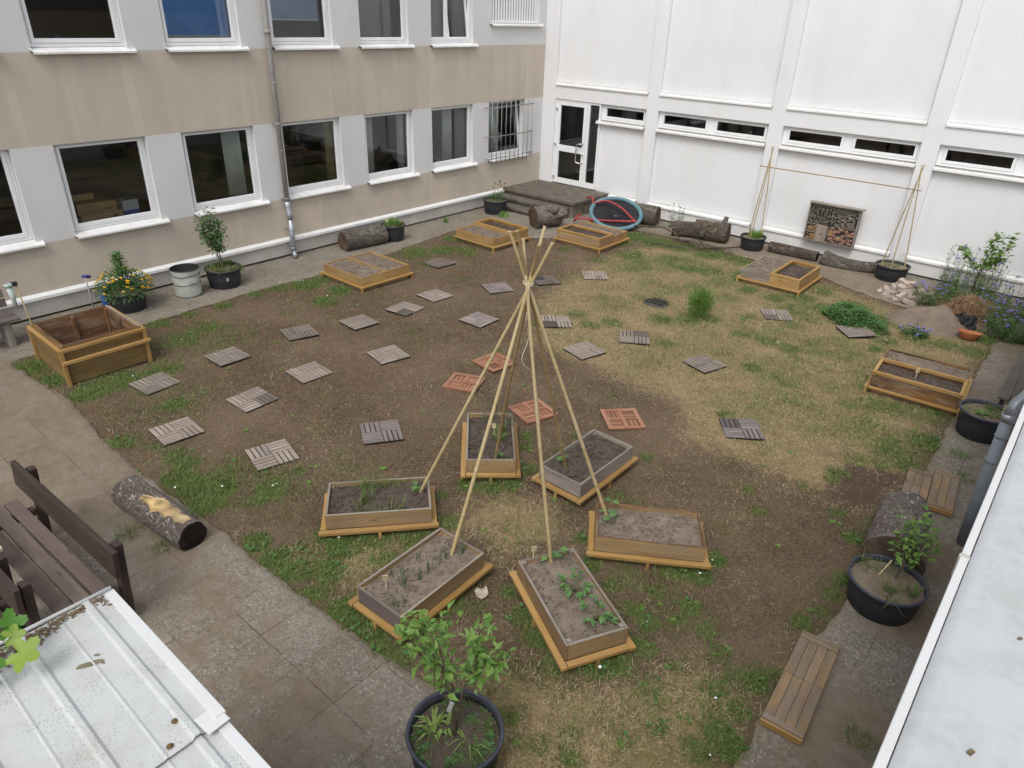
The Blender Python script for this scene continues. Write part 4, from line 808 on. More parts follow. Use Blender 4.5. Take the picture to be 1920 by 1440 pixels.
TILES = [
 (3.626, -13.261, 5, 0, "warm grey slatted tile in line with the planter box's near side, half in grass"), (5.044, -13.675, -4, 0, 'pale grey slatted tile nearest the bark log, left row'),
 (3.555, -12.116, 0, 0, "grey slatted tile off the planter box's right corner"), (5.008, -12.598, 1, 0, 'grey slatted tile in the gap between left row and second row, left of centre'),
 (6.361, -13.177, -14, 0, 'slatted tile just behind the weedy raised bed, touching green weeds'), (3.571, -10.842, -16, 0, 'darkest brown slatted tile in the row beside the double bed with divider'),
 (4.881, -11.591, -3, 0, 'grey slatted tile in second row, between the darkest one and the weedy bed'), (3.92, -9.89, -4, 0, 'slatted tile next to the darkest tile, towards the steps'),
 (4.019, -8.935, 6, 0, 'light slatted tile straight in front of the double bed with divider'), (3.921, -8.092, -3, 0, 'light slatted tile right of the double bed with divider'),
 (2.607, -6.678, -4, 0, 'dark slatted tile close to the grass strip between two double beds'), (5.251, -10.396, -11, 0, 'slatted tile alone on bare soil left of the upturned red tiles'),
 (5.308, -8.378, 2, 0, 'smooth grey slatted tile on bare soil left of the upper teepee poles'), (4.478, -6.947, -27, 0, 'tilted grey slatted tile left of the teepee knot'),
 (4.872, -5.934, -32, 0, 'dark slatted tile partly hidden behind the teepee knot'), (5.416, -4.968, -47, 0, 'brownish slatted tile at the edge of the bare soil in front of the framed bed'),
 (6.326, -7.499, -45, 0, 'grey slatted tile with one black quarter, right of the teepee'), (7.678, -7.116, -57, 0, 'pinkish brown slatted tile lying on dry grass below the bush'),
 (7.374, -8.136, -16, 0, 'grey slatted tile right of the teepee at the border of soil and dry grass'), (9.014, -7.223, -17, 0, 'dark grey slatted tile alone in the middle of the dry grass'),
 (9.047, -4.4, -57, 0, 'brown slatted tile between the bush and the clover mound'), (10.383, -4.198, -47, 0, 'grey brown slatted tile propped at the foot of the clover mound'),
 (6.911, -11.956, -32, 0, 'dark blue grey slatted tile on bare soil behind the weedy raised bed'), (10.283, -8.696, -53, 0, 'blue grey slatted tile at the right on dry grass'),
 (6.617, -9.457, -6, 1, 'red upturned tile crossed by three teepee poles, farthest of the red ones'), (6.749, -10.266, 23, 1, 'red upturned tile left of the teepee, crossed by its leftmost pole'),
 (7.99, -10.226, -18, 1, 'red upturned tile right behind the onion bed'), (8.995, -9.568, -42, 1, 'red upturned tile right of all the poles, behind the bed with pale boards')]
for i, (x, y, a, fl, lb) in enumerate(TILES):
    mb = tile_mesh(fl, 100 + i)
    sp = {5: .62, 10: .6, 14: .55, 19: .72, 22: .8, 23: .9, 1: 1.15, 8: 1.15, 9: 1.15}.get(i, 1.0)
    bl = 1.12 if i in (22, 23, 12, 17 - 4) else 1.0
    mb.T = [(t[0] * sp, t[1] * sp, t[2] * sp * bl) for t in mb.T]
    if i == 16:
        mb.T = [((t[0] * .3, t[1] * .3, t[2] * .3) if (v[0] > 0 and v[1] < 0) else t) for t, v in zip(mb.T, mb.V)]
    o = mb.build('deck_tile', ['tilered' if fl else 'tile', 'hole'], None, .0015)
    o.location = (x, y, .004); o.rotation_euler = (R(random.uniform(-1, 1)), R(random.uniform(-1, 1)), R(a))
    if i == 21: o.rotation_euler[0] = R(4); o.location.z = .03
    tag(o, lb, 'deck tile', 'wooden deck tiles laid as stepping stones')
random.seed(5)

# ---------------------------------------------------------------- bamboo teepee
tp = thing('bamboo_teepee', 'teepee of six bamboo poles tied together at the top with pale twine', 'teepee', (9.38, -12.21, 0))
KN = Vector((9.38, -12.21, 2.71)); org = Vector((9.38, -12.21, 0))
def bpole(a, b, r0, r1, parent, mat, off, nseg=22, sag=.0, name='pole'):
    pts = []; rr = []; a = Vector(a); b = Vector(b); L = (b - a).length; n = int(L / .22); d = (b - a).normalized(); sd = d.cross(Vector((0, 0, 1))).normalized()
    kk = random.uniform(.9, 1.1)
    for k in range(n * 4 + 1):
        f = k / (n * 4); r = r0 + (r1 - r0) * f
        p_ = a + (b - a) * f + sd * math.sin(f * 3.14) * sag
        if k % 4 == 0: pts += [p_ - d * .006, p_, p_ + d * .006]; rr += [r, r * 1.10, r]
        else: pts.append(p_); rr.append(r * .985)
    mb = MB(); mb.tube([p_ - off for p_ in pts], rr, 12, 0, True, (kk, kk * .99, kk * .97)); return mb.build(name, mat, parent)
for (bx_, by_, ext, dd, m_, s_) in ((8.572, -11.663, .40, (.012, .022), 'bambooD', .012), (9.286, -11.251, .52, (-.022, .012), 'bambooD', -.008), (10.118, -11.662, .47, (-.012, -.006), 'bamboo', .01), (10.126, -12.621, .38, (.0, -.022), 'bamboo', -.012), (9.34, -13.166, .50, (.016, -.02), 'bamboo', .008), (8.4, -12.696, .41, (.03, -.004), 'bamboo', -.006)):
    b0 = Vector((bx_, by_, .20)); kn = KN + Vector((*dd, 0)); d = (kn - b0).normalized()
    bpole(b0, kn + d * ext, .0195, .014, tp, m_, org, sag=s_)
tw = MB()
for k in range(3):
    tw.tube([KN - org + Vector((.047 * math.cos(a), .043 * math.sin(a), -.012 + k * .009 + .006 * math.sin(2 * a + k))) for a in [2 * math.pi * j / 20 for j in range(21)]], .0042, 6)
pts = [KN - org + Vector((.045 + .02 * math.sin(k * .6) * k / 14, -.05 + .006 * k * math.sin(k), -.01 - k * .062)) for k in range(15)]
tw.tube(pts, .0035, 5); tw.build('twine', 'twine', tp)

# bamboo trellis over the two tubs at the hall
tr = thing('bamboo_trellis', 'bamboo trellis of two tripods joined by a long cross cane, against the white hall', 'trellis', (8.4, -.5, 0)); to = Vector((8.4, -.5, 0))
for (a, b) in (((6.80, -.62, .25), (6.915, -.42, 2.30)), ((7.08, -.60, .25), (6.885, -.44, 2.30)), ((6.93, -.84, .25), (6.90, -.40, 2.26)), ((9.75, -.55, .22), (9.985, -.38, 2.34)), ((9.99, -.74, .22), (9.955, -.39, 2.26)), ((10.20, -.50, .22), (9.945, -.41, 2.33)), ((6.70, -.47, 1.86), (10.08, -.47, 1.86))):
    bpole(a, b, .0125, .0105, tr, 'bambooD' if a[2] > 1 else 'bamboo', to, name='cane', sag=random.uniform(-.02, .02))

# ---------------------------------------------------------------- plants
def crown_leaves(mb, pts, n, L, W, spread, flat=.3, up=.3, seed=0):
    for _ in range(n):
        p = random.choice(pts); q = Vector(p) + rdir() * spread * random.random() ** .5
        d = rdir(); d.z = d.z * .6 + up * .5; mb.leaf(q, d, Vector((random.uniform(-.5, .5), random.uniform(-.5, .5), 1)), L * random.uniform(.6, 1.2), W * random.uniform(.7, 1.15), tnt(), random.uniform(.05, .4))
def branchy(base, tips, r, kink=.05):
    mb = MB(); base = Vector(base); out_ = []
    for tp_ in tips:
        pts = [base]; cur = base; tp_ = [Vector(q) for q in tp_]
        for q in tp_:
            st = (q - pts[-1]); n = 3
            p0 = pts[-1].copy()
            for k in range(1, n + 1): pts.append(p0 + st * k / n + rdir() * kink * st.length * (1 if k < n else .0))
        m = len(pts); mb.tube(pts, [r * (1 - .75 * k / (m - 1)) for k in range(m)], 6, 0, True, None, 0); out_.append(pts)
    return mb, out_
def grass_tuft(mb, c, n, rad, L, W, lean=.6):
    for _ in range(n):
        a = random.uniform(0, 6.283); q = Vector(c) + Vector((math.cos(a), math.sin(a), 0)) * rad * random.random() ** .5
        d = Vector((random.gauss(0, lean), random.gauss(0, lean), 1)); mb.blade(q, d, L * random.uniform(.5, 1.25), W, tnt(), 0, random.uniform(.05, .45))
def rosette(mb, c, n, L, W, lift=.5, mi=0):
    a0 = random.random() * 6
    for k in range(n):
        a = a0 + k * 2.4; d = Vector((math.cos(a), math.sin(a), random.uniform(.2, 1) * lift)); mb.leaf(Vector(c) + Vector((0, 0, .004)), d, Vector((0, 0, 1)), L * random.uniform(.6, 1.1), W, tnt(), .2, mi)
def potato(label, c, r=.13, n=46):
    o = thing('potato_plant', label, 'plant', c, 0, 'leafy vegetable plants in the raised beds'); st_ = MB(); lf = MB()
    for k in range(9):
        a = k * 2.4; e = Vector((math.cos(a), math.sin(a), 0)) * r * random.uniform(.35, .95) + Vector((0, 0, random.uniform(.06, .16))); st_.tube([(0, 0, -.01), e * .5 + Vector((0, 0, .03)), e], [.004, .003, .002], 5)
        for _ in range(6):
            d = Vector((e.x, e.y, 0)).normalized() + rdir() * .8; d.z *= .4; lf.leaf(e * random.uniform(.65, 1.05), d, (0, 0, 1), random.uniform(.045, .085), random.uniform(.03, .045), tnt(), .25)
    st_.build('stem', 'greenstem', o); lf.build('leaves', 'leafblue', o); return o
potato('lush leafy potato plant in the middle of the bed with post caps', (10.50, -12.78, .245)); potato('lush leafy potato plant near the front corner of the bed with post caps', (10.84, -12.93, .245), .15)
def bean(label, c, n=3):
    o = thing('bean_seedling', label, 'plant', c, 0, 'bean seedlings at the feet of the teepee poles'); s_ = MB(); l_ = MB(); p = Vector((0, 0, 0))
    for k in range(n):
        e = Vector((random.uniform(-.07, .07), random.uniform(-.07, .07), .05 + .05 * k)); s_.tube([(0, 0, -.01), e * .6, e], .003, 5)
        for sgn in (-1, 1):
            a = random.random() * 6; l_.leaf(e, (math.cos(a) * sgn, math.sin(a) * sgn, .15), (0, 0, 1), random.uniform(.07, .10), random.uniform(.055, .075), tnt(), .2)
    s_.build('stem', 'greenstem', o); l_.build('leaves', 'leafblue', o)
bean('two broad bean leaves at the pole foot in the onion bed', (8.63, -11.66, .245), 1); bean('small bean seedling at the pole foot in the bed with pale boards', (9.24, -11.20, .245), 2)
bean('bean seedling left of the pole foot in the smooth soil bed', (10.06, -11.60, .245), 2); bean('round leaved bean seedling right of the pole foot in the smooth soil bed', (10.25, -11.73, .245), 2)
bean('bean seedling climbing the pole foot in the bed with potato plants', (10.10, -12.60, .245), 3); bean('bean seedling at the pole foot in the weedy bed', (8.42, -12.75, .245), 2)
def shoots(label, c, n=7, L=.22, rad=.03, mat='onion', W=.009, lean=.18, name='onion_shoot', grp='thin green shoots growing in the raised beds'):
    mb = MB(); grass_tuft(mb, (0, 0, -.01), n, rad, L, W, lean); o = mb.build(name, mat); o.location = c; tag(o, label, 'plant', grp); return o
Ea = R(91.3); Ec = Vector((9.325, -13.515, .245))
def inE(x, y): return Ec + rotz(Ea) @ Vector((x, y, 0))
for i, (x, y, n, L) in enumerate(((-.44, -.12, 8, .16), (-.36, -.15, 6, .16), (-.22, .02, 9, .27), (-.10, -.05, 7, .17), (.04, -.05, 8, .2), (-.22, .18, 4, .13), (.10, .16, 4, .14), (.20, -.02, 5, .14), (.30, -.03, 8, .16), (.42, -.1, 10, .24))):
    shoots('clump of thin green shoots standing in the bed with the purplish end board', inE(x, y), n, L)
for (x, y, n, L) in ((7.93, -10.97, 9, .5), (8.0, -11.05, 9, .55), (7.98, -11.2, 7, .45), (8.2, -11.0, 8, .45), (8.28, -11.05, 8, .5)):
    shoots('wispy tall onion leaves in the bed farthest behind the teepee', (x, y, .245), n, L, .04, W=.007, lean=.13)
shoots('bright green bushy onion clump with broad leaves in the bed behind the teepee', (8.36, -11.36, .245), 34, .22, .05, 'grass', .014, .55)
shoots('light green grassy clump in the bed farthest behind the teepee', (8.28, -11.20, .245), 24, .26, .05, 'grass', .011, .35)
Fc = Vector((8.188, -13.059, .245))
def inF(x, y): return Fc + rotz(R(49)) @ Vector((x, y, 0))
for i in range(12):
    shoots('loose wispy grass tuft in the weedy bed left of the teepee', inF(random.uniform(-.48, .25), random.choice((-.2, .2, .22, 0)) + random.uniform(-.05, .05)), 18, random.uniform(.12, .26), .08, 'grass', .006, .55, 'grass_tuft', 'grass tufts in the weedy raised bed')
shoots('tall light green shoot in the middle of the weedy bed', inF(-.14, -.06), 12, .26, .03, 'grass', .014, .25)
def plant_tag(label, c, a=0):
    o = thing('plant_label', label, 'plant label', c, a, 'small wooden plant labels'); mb = MB(); mb.box((0, 0, .07), (.008, .005, .16)); mb.build('stick', 'tag', o)
    mb = MB(); mb.box((0, -.004, .16), (.05, .004, .075), Matrix.Rotation(.25, 3, 'X')); mb.build('board', 'tag', o)
plant_tag('small pale wooden label in the onion bed behind the teepee', (8.26, -11.33, .24), .5); plant_tag('small pale wooden label at the left end of the bed with sparse shoots', inE(-.37, .08) - Vector((0, 0, .005)), 1.0)
plant_tag('small pale wooden label beside the bean pole in the potato bed', (9.98, -12.72, .24), .9); plant_tag('small pale wooden label in the tub next to the grey log', (.56, -6.33, .32), .6)
plant_tag('small pale wooden label stuck in the bed with overhanging rails', (11.7, -6.0, .24), .4); plant_tag('small yellowish label in the tub beside the annex drainpipe', (12.86, -6.6, .33), .4)

# ---------------------------------------------------------------- tubs
def tub(label, c, r, h, soil='sandsoil', rim='rimdark', fill=.06, name='plant_tub', grp='round black rubber tubs used as planters'):
    o = thing(name, label, 'tub', (c[0], c[1], .016), 0, grp)
    mb = MB(); prof = [(r * .80, 0), (r * .84, .02), (r * .93, h * .82), (r * .955, h - .03)]; rows = mb.lathe(prof, 44, jit=.012); mb.lathe([(r * .93, h - .03), (r * .90, h * .4)], 44, jit=.012); mb.face(rows[0][::-1]); mb.build('body', 'tub', o)
    mb = MB(); mb.lathe([(r * .955, h - .032), (r * 1.0, h - .03), (r * 1.012, h - .012), (r, h), (r * .955, h), (r * .93, h - .012), (r * .925, h - .06)], 44, jit=.012); mb.build('rim', rim, o)
    mb = MB(); n = 36; z = h - fill
    rings_ = [[mb.vert((r * .92 * k / 6 * math.cos(6.28318 * j / n), r * .92 * k / 6 * math.sin(6.28318 * j / n), z + .03 * (1 - (k / 6) ** 2) + .02 * mnoise.noise(Vector((k * .9 + c[0], j * .5, c[1]))) * (k < 6))) for j in range(n)] for k in range(1, 7)]
    ci = mb.vert((0, 0, z + .03))
    for j in range(n): mb.face([ci, rings_[0][j], rings_[0][(j + 1) % n]], None, 0, True)
    for A, B in zip(rings_, rings_[1:]):
        for j in range(n): mb.face([A[j], B[j], B[(j + 1) % n], A[(j + 1) % n]], None, 0, True)
    mb.build('soil', soil, o); return o
tub('black tub overflowing with yellow flowers between planter box and grey fabric bin', (.60, -12.25), .335, .35)
t2 = tub('black tub with a small leafy tree, right of the grey fabric bin', (.685, -10.478), .33, .36)
tub('black tub with low bright green plant at the end of the grey log', (.60, -6.19), .28, .36)
tub('black tub with wispy herbs beside the entrance steps', (.577, -2.598), .33, .36)
tub('smaller black tub holding two canes and a leafy plant, by the white hall', (6.939, -.669), .295, .31)
tub('black tub holding three canes and little grass, by the brick pile', (9.99, -.60), .335, .32)
tub('black tub half hidden by the drainpipe of the annex', (12.68, -6.62), .315, .37, rim='rim')
tub('black tub with grass tufts standing before the thick bark log', (12.585, -10.80), .335, .32, rim='rim')
tub('big black tub with blue grey rim and small apple tree in the foreground', (10.745, -14.545), .335, .40, soil='darksoil', rim='rim', fill=.09)
# little white painted mark on the tub with the small leafy tree
cu = bpy.data.curves.new('mark', 'FONT'); cu.body = "8"; cu.size = .085; cu.extrude = .001; cu.align_x = 'CENTER'
co_ = bpy.data.objects.new('mark', cu); S.collection.objects.link(co_); bpy.context.view_layer.update()
me = bpy.data.meshes.new_from_object(co_.evaluated_get(bpy.context.evaluated_depsgraph_get())); bpy.data.objects.remove(co_)
me.materials.clear(); me.materials.append(MT['sleeve']); mo = bpy.data.objects.new('painted_mark', me); S.collection.objects.link(mo); mo.parent = t2
mo.location = (.33 * .92 * math.cos(R(-18)), .33 * .92 * math.sin(R(-18)), .17); mo.rotation_euler = (R(86), 0, R(72))

def tuftplant(label, c, spec, name='grass_tuft', cat='plant', grp=None):
    mb = MB()
    for (x, y, n, rad, L, W, lean) in spec: grass_tuft(mb, (x, y, 0), n, rad, L, W, lean)
    o = mb.build(name, 'grass'); o.location = c; return tag(o, label, cat, grp)
def tree(label, base, tips, r, nleaf, L, W, spread, mat, name='sapling', extra=None, label_strip=None, up=.3, per=None):
    o = thing(name, label, 'small tree', base); mb, br = branchy((0, 0, -.03), tips, r); mb.build('trunk', 'stem', o)
    lm = MB()
    for b in br:
        m = len(b); use = b[int(m * .45):]
        for _ in range(nleaf // len(br)):
            p = random.choice(use) + rdir() * spread * random.random() ** .6; d = rdir(); d.z = abs(d.z) * up * 2 - .15
            lm.leaf(p, d, Vector((random.uniform(-.6, .6), random.uniform(-.6, .6), 1)), L * (k_ := random.uniform(.4, 1.3)), W * k_ * random.uniform(.8, 1.2), tnt(), random.uniform(.0, .5))
    lm.build('crown', mat, o)
    if label_strip:
        sm = MB(); sm.box(label_strip, (.03, .006, .13), Matrix.Rotation(.3, 3, 'Y') @ rotz(.4)); sm.build('paper_strip', 'sleeve', o)
    return o
tree('small apple sapling with pale green leaves and a paper strip, in the foreground tub', (10.745, -14.545, .33),
     [[(-.02, .0, .24), (-.035, .02, .46), (-.10, -.06, .72), (-.16, -.11, .95), (-.19, -.15, 1.10)], [(-.02, .0, .22), (-.02, .0, .36), (-.07, -.04, .6), (-.04, -.10, .95), (-.02, -.04, 1.12)], [(-.02, .0, .24), (.03, .05, .46), (.09, .11, .70), (.06, .14, .86), (.10, .16, 1.0)], [(.03, .05, .46), (.10, .12, .66), (.16, .17, .70), (.21, .20, .74)], [(-.02, 0, .3), (-.14, -.05, .6), (-.25, -.13, .85), (-.27, -.16, 1.02)]],
     .0095, 400, .078, .037, .10, 'leaf', 'apple_sapling', label_strip=(-.03, -.015, .30))
tree('small oval crowned tree with fine leaves in the tub right of the fabric bin', (.685, -10.478, .33),
     [[(.0, -.02, .3), (-.03, -.06, .55), (-.06, -.1, .8), (-.02, -.12, 1.1)], [(0, -.02, .32), (-.06, -.14, .55), (-.1, -.24, .75)], [(0, -.02, .32), (.04, .02, .55), (.06, .05, .85)], [(-.03, -.06, .5), (-.08, -.2, .7), (-.05, -.2, .95)], [(0, -.02, .32), (.0, -.02, .6), (.03, -.06, .95)]],
     .012, 900, .085, .038, .14, 'leafdark', 'potted_tree', label_strip=(-.03, -.06, .25))
tree('loose leafy sapling growing among the violet flowers by the white hall', (11.5, -.55, .05),
     [[(.02, 0, .4), (.06, 0, .75), (.10, 0, 1.0), (.12, 0, 1.25)], [(.02, 0, .42), (-.12, -.02, .62), (-.30, 0, .78), (-.36, .02, .9)], [(.02, 0, .5), (.18, 0, .72), (.30, .02, .95), (.36, .02, 1.25)], [(.05, 0, .6), (.2, 0, .7), (.3, 0, .78)]],
     .013, 420, .12, .065, .12, 'leaf', 'sapling')
tree('low bushy leafy shoot leaning over the thick bark log', (12.63, -10.72, .30),
     [[(.02, .06, .15), (.06, .2, .38), (.1, .32, .5)], [(.02, .06, .15), (-.05, .18, .38), (-.08, .26, .48)], [(.02, .04, .1), (.12, .15, .32), (.2, .24, .40)]], .007, 170, .085, .038, .13, 'leaf', 'bushy_shoot')
tuftplant('long grass tufts and trailing blades in the tub before the bark log', (12.585, -10.80, .285), ((-.2, .08, 40, .09, .16, .007, .6), (.05, -.12, 42, .04, .2, .007, .8), (.2, -.02, 40, .06, .2, .007, .5), (.1, -.22, 10, .05, .2, .01, 1.0), (0, .2, 25, .12, .12, .006, .6)))
pm = MB(); pm.beam((-.09, .03, -.02), (-.03, .09, .17), .01, .006); o = pm.build('wooden_stick', 'tag'); o.location = (12.585, -10.8, .3); tag(o, 'short pale stick leaning in the tub before the bark log', 'stick')
def mixed(label, c, parts, name='potted_weeds', cat='plant'):
    o = thing(name, label, cat, c)
    for (nm, mat, fn) in parts:
        mb = MB(); fn(mb); mb.build(nm, mat, o)
    return o
def weeds9(mb):
    for _ in range(26): rosette(mb, (random.uniform(-.25, .25), random.uniform(-.25, .25), .01), 12, random.uniform(.03, .06), .02, .8)
    for _ in range(160):
        a = random.random() * 6.28; q = .29 * random.random() ** .5; rosette(mb, (q * math.cos(a), q * math.sin(a), .0), 5, .03, .014, 1)
def lily9(mb):
    for (x, y) in ((-.17, -.04), (-.13, -.09), (-.1, .0)):
        for k in range(9):
            a = random.random() * 6.28; mb.blade((x, y, .0), (math.cos(a) * .7, math.sin(a) * .7, .9), random.uniform(.14, .22), .022, (random.uniform(.6, 1), .6, 0), 0, .4)
    for (x, y) in ((.08, .05), (.12, .02)):
        for k in range(4): a = random.random() * 6.28; mb.blade((x, y, 0), (math.cos(a), math.sin(a), .7), .2, .012, (.9, .9, 0), 0, .4)
mixed('weeds, clover and yellow green lily leaves round the apple sapling', (10.745, -14.545, .325), (('weeds', 'leafdark', weeds9), ('lily_leaves', 'leaf', lily9), ('grass', 'grass', lambda m: [grass_tuft(m, (random.uniform(-.2, .25), random.uniform(-.25, .22), 0), 22, .08, .13, .006, .5) for _ in range(9)])))
def bushfn(nl, rad, h, L, W, zc=.1):
    def f(mb):
        for _ in range(nl):
            d = rdir(-.3, 1); q = d * rad * random.random() ** .4; q.z = q.z * h / rad + zc; mb.leaf(q, d + rdir() * .7, Vector((0, 0, 1)), L * random.uniform(.6, 1.2), W, tnt(), .2)
    return f
mg = mixed('mound of yellow flowers with dark foliage and a tall light green shoot in its middle', (.60, -12.25, .33), (('foliage', 'leafdark', bushfn(1500, .46, .32, .065, .026, .05)), ('stem', 'greenstem', lambda m: [m.tube([(0, 0, 0), (random.uniform(-.03, .03), random.uniform(-.05, .05), .3), (random.uniform(-.05, .05), random.uniform(-.1, .06), .6)], [.006, .005, .002], 5) for _ in range(5)]),
    ('shoot_leaves', 'leafblue', lambda m: [m.leaf((random.gauss(0, .07) * (1 - z * .5), random.gauss(0, .08) * (1 - z * .6), .2 + .5 * z), rdir(0, .6), (0, 0, 1), random.uniform(.06, .11), .028, tnt(), .3) for z in [random.random() ** .8 for _ in range(420)]])), 'marigold_plant')
for k in range(64):
    a = random.uniform(0, 6.28); el = random.uniform(.0, .95); q = Vector((.43 * math.cos(a) * math.cos(el), .46 * math.sin(a) * math.cos(el), .05 + .33 * math.sin(el))); mb = MB()
    for j in range(14):
        b = j * 2.4; mb.leaf(q, Vector((math.cos(b), math.sin(b), .5 + q.z)) + q * .8, q.normalized() + Vector((.5, 0, .6)), random.uniform(.024, .04), .022, (1, 1, 1), .1)
    mb.build('flower', 'petalP' if k % 6 == 0 else 'petalY', mg)
mixed('grass and clover filling the tub of the small leafy tree', (.685, -10.478, .32), (('grass', 'grass', lambda m: [grass_tuft(m, (random.uniform(-.24, .24), random.uniform(-.24, .24), 0), 26, .09, .17, .008, .5) for _ in range(26)]),))
mixed('low bright green leafy plant in the tub at the end of the grey log', (.60, -6.19, .32), (('leaves', 'leaf', bushfn(420, .22, .15, .06, .035, .02)),))
mixed('wispy herbs with thin dark seed heads in the tub by the steps', (.577, -2.598, .32), (('leaves', 'leafdark', bushfn(320, .28, .16, .08, .02, .02)), ('stem', 'greenstem', lambda m: [m.tube([(random.uniform(-.1, .2), random.uniform(-.1, .2), 0), (random.uniform(-.15, .3), random.uniform(-.1, .3), random.uniform(.3, .5))], [.003, .002], 4) for _ in range(20)]), ('seed_heads', 'stem', lambda m: [m.box((random.uniform(-.1, .3), random.uniform(-.05, .3), random.uniform(.3, .5)), (.02, .02, .03)) for _ in range(18)])))
mixed('upright narrow leaved plant between the two canes of the smaller tub', (6.96, -.64, .28), (('leaves', 'leaf', lambda m: grass_tuft(m, (0, 0, 0), 160, .15, .24, .016, .25)),))
mixed('sparse short grass in the tub with three canes', (9.99, -.60, .29), (('grass', 'grass', lambda m: [grass_tuft(m, (random.uniform(-.18, .2), random.uniform(-.15, .18), 0), 16, .08, .08, .007, .6) for _ in range(12)]),))
mixed('sparse weeds and a small broad leaved rosette in the tub by the drainpipe', (12.68, -6.62, .335), (('grass', 'grass', lambda m: [grass_tuft(m, (random.uniform(-.22, .2), random.uniform(-.2, .2), 0), 18, .08, .12, .007, .7) for _ in range(12)]), ('rosette', 'leaf', lambda m: rosette(m, (-.03, -.09, .01), 12, .16, .035, .7))))
shoots('weed clump on the pavement in front of the steps beside the herb tub', (1.02, -2.75, .02), 60, .2, .14, 'leaf', .02, .6, 'weed_clump', None); shoots('lone green weed at the foot of the beige wall', (.42, -4.3, .02), 26, .26, .04, 'leaf', .02, .25, 'weed_clump', None)
mb = MB()
for _ in range(1500):
    d = rdir(); f = random.random() ** .45; q = Vector((d.x * .21, d.y * .21, d.z * .26)) * f * (1 + .5 * mnoise.noise(d * 2.2)) + Vector((0, 0, .27)); q.z = max(q.z, .01)
    L_ = random.choice((.04, .06, .09, .11)); mb.leaf(q, d + Vector((0, 0, .9)) + rdir() * .7, d + Vector((0, 0, .3)), L_, .014, tnt(), .25)
o = mb.build('bush', 'leaf'); o.location = (8.03, -5.50, 0); tag(o, 'upright feathery bright green bush alone on the dry grass', 'bush')
mb = MB()
for _ in range(5200):
    a = random.random() * 6.283; q = random.random() ** .5; x = .66 * q * math.cos(a) * (1 + .2 * math.sin(3 * a)); y = .5 * q * math.sin(a) * (1 + .2 * math.cos(2 * a)); z = .17 * (1 - q ** 2) * (1 + .5 * mnoise.noise(Vector((x * 4, y * 4, 0)))) + random.uniform(0, .06)
    b = random.random() * 6.28; mb.leaf((x, y, z), (math.cos(b), math.sin(b), random.uniform(-.1, .9)), (0, 0, 1), random.choice((.02, .03, .045, .065)), random.choice((.018, .028, .034)), tnt(), .1)
o = mb.build('clover_mound', 'clover'); o.location = (10.15, -3.62, 0); o.rotation_euler = (0, 0, R(-40)); tag(o, 'low dense dark green clover mound near the brick pile', 'plant')

# ---------------------------------------------------------------- logs and wood
def log(label, a, b, r0, r1, bark='bark', ends='rings', jit=.10, seed=0, bend=(0, 0, 0), name='log', hollow=False, n=30, m=26):
    a = Vector(a); b = Vector(b); o = thing(name, label, 'log', (a.x, a.y, 0)); og = Vector((a.x, a.y, 0)); mb = MB()
    pts = [a + (b - a) * k / m + Vector(bend) * math.sin(math.pi * k / m) - og for k in range(m + 1)]
    rr = [r0 + (r1 - r0) * k / m for k in range(m + 1)]
    mb.tube(pts, rr, n, 0, False, None, jit, True, None, seed); ra = list(range(n)); rb = list(range(m * n, m * n + n)); V = mb.V
    mb.build('bark', bark, o)
    for idx, fl in ((ra, 1), (rb, 0)):
        e = MB(); c = sum((Vector(V[i]) for i in idx), Vector()) / n; ax = (pts[0] - pts[1]).normalized() if fl else (pts[-1] - pts[-2]).normalized()
        rows = []
        for f in (1.0, .93, .6, .25):
            rows.append([e.vert(c + (Vector(V[i]) - c) * f + ax * (.004 if f < 1 else 0) + ax * .016 * mnoise.noise(Vector(V[i]) * 9 * f + Vector((seed, 0, 0))) * (f < .9) - ax * (.05 * (1 - f) if hollow else 0)) for i in idx])
        ce = e.vert(c - ax * (.06 if hollow else -.004))
        for A, B, f0, f1 in zip(rows, rows[1:], (1, .93, .6), (.93, .6, .25)):
            for k in range(n): e.face([A[k], A[(k + 1) % n], B[(k + 1) % n], B[k]], [(f0, 0), (f0, 0), (f1, 0), (f1, 0)], 0, True)
        for k in range(n): e.face([rows[-1][k], rows[-1][(k + 1) % n], ce], [(.25, 0), (.25, 0), (0, 0)], 0, True)
        e.build('cut_end', ends, o)
    return o, pts, rr, og
o, pts, rr, og = log('bark covered log with a bare yellow patch and blackened end, on the pavement', (6.08, -14.70, .17), (7.22, -14.60, .155), .185, .15, 'barkdark', 'ringsblack', .13, 3, n=48, m=44)
bp = MB(); ax = (pts[-1] - pts[0]).normalized(); up = Vector((0, 0, 1)); sd = ax.cross(up).normalized()
rows = []
for k in range(29):
    f = .36 + .60 * k / 28; c = pts[0] + (pts[-1] - pts[0]) * f; rl = (rr[0] + (rr[-1] - rr[0]) * f) * 1.045; row = []
    a0, a1 = R(58 + 30 * mnoise.noise(Vector((k * .17, 3, 0))) + 9 * mnoise.noise(Vector((k * .6, 3, 0)))), R(116 + 30 * mnoise.noise(Vector((k * .15, 9, 0))) + 9 * mnoise.noise(Vector((k * .7, 9, 0))) - 34 * max(0, (9 - k) / 9))
    for j in range(8):
        a = a0 + (a1 - a0) * j / 7; row.append(bp.vert(c + (sd * math.cos(a) + up * math.sin(a)) * (rl * 1.03 + .004 * mnoise.noise(Vector((k * .6, j * .9, 1))) - .022 * (j in (0, 7))), (lambda q: (q, q, q))(1 + .9 * mnoise.noise(Vector((k * .22, j * .4, 7))))))
    rows.append(row)
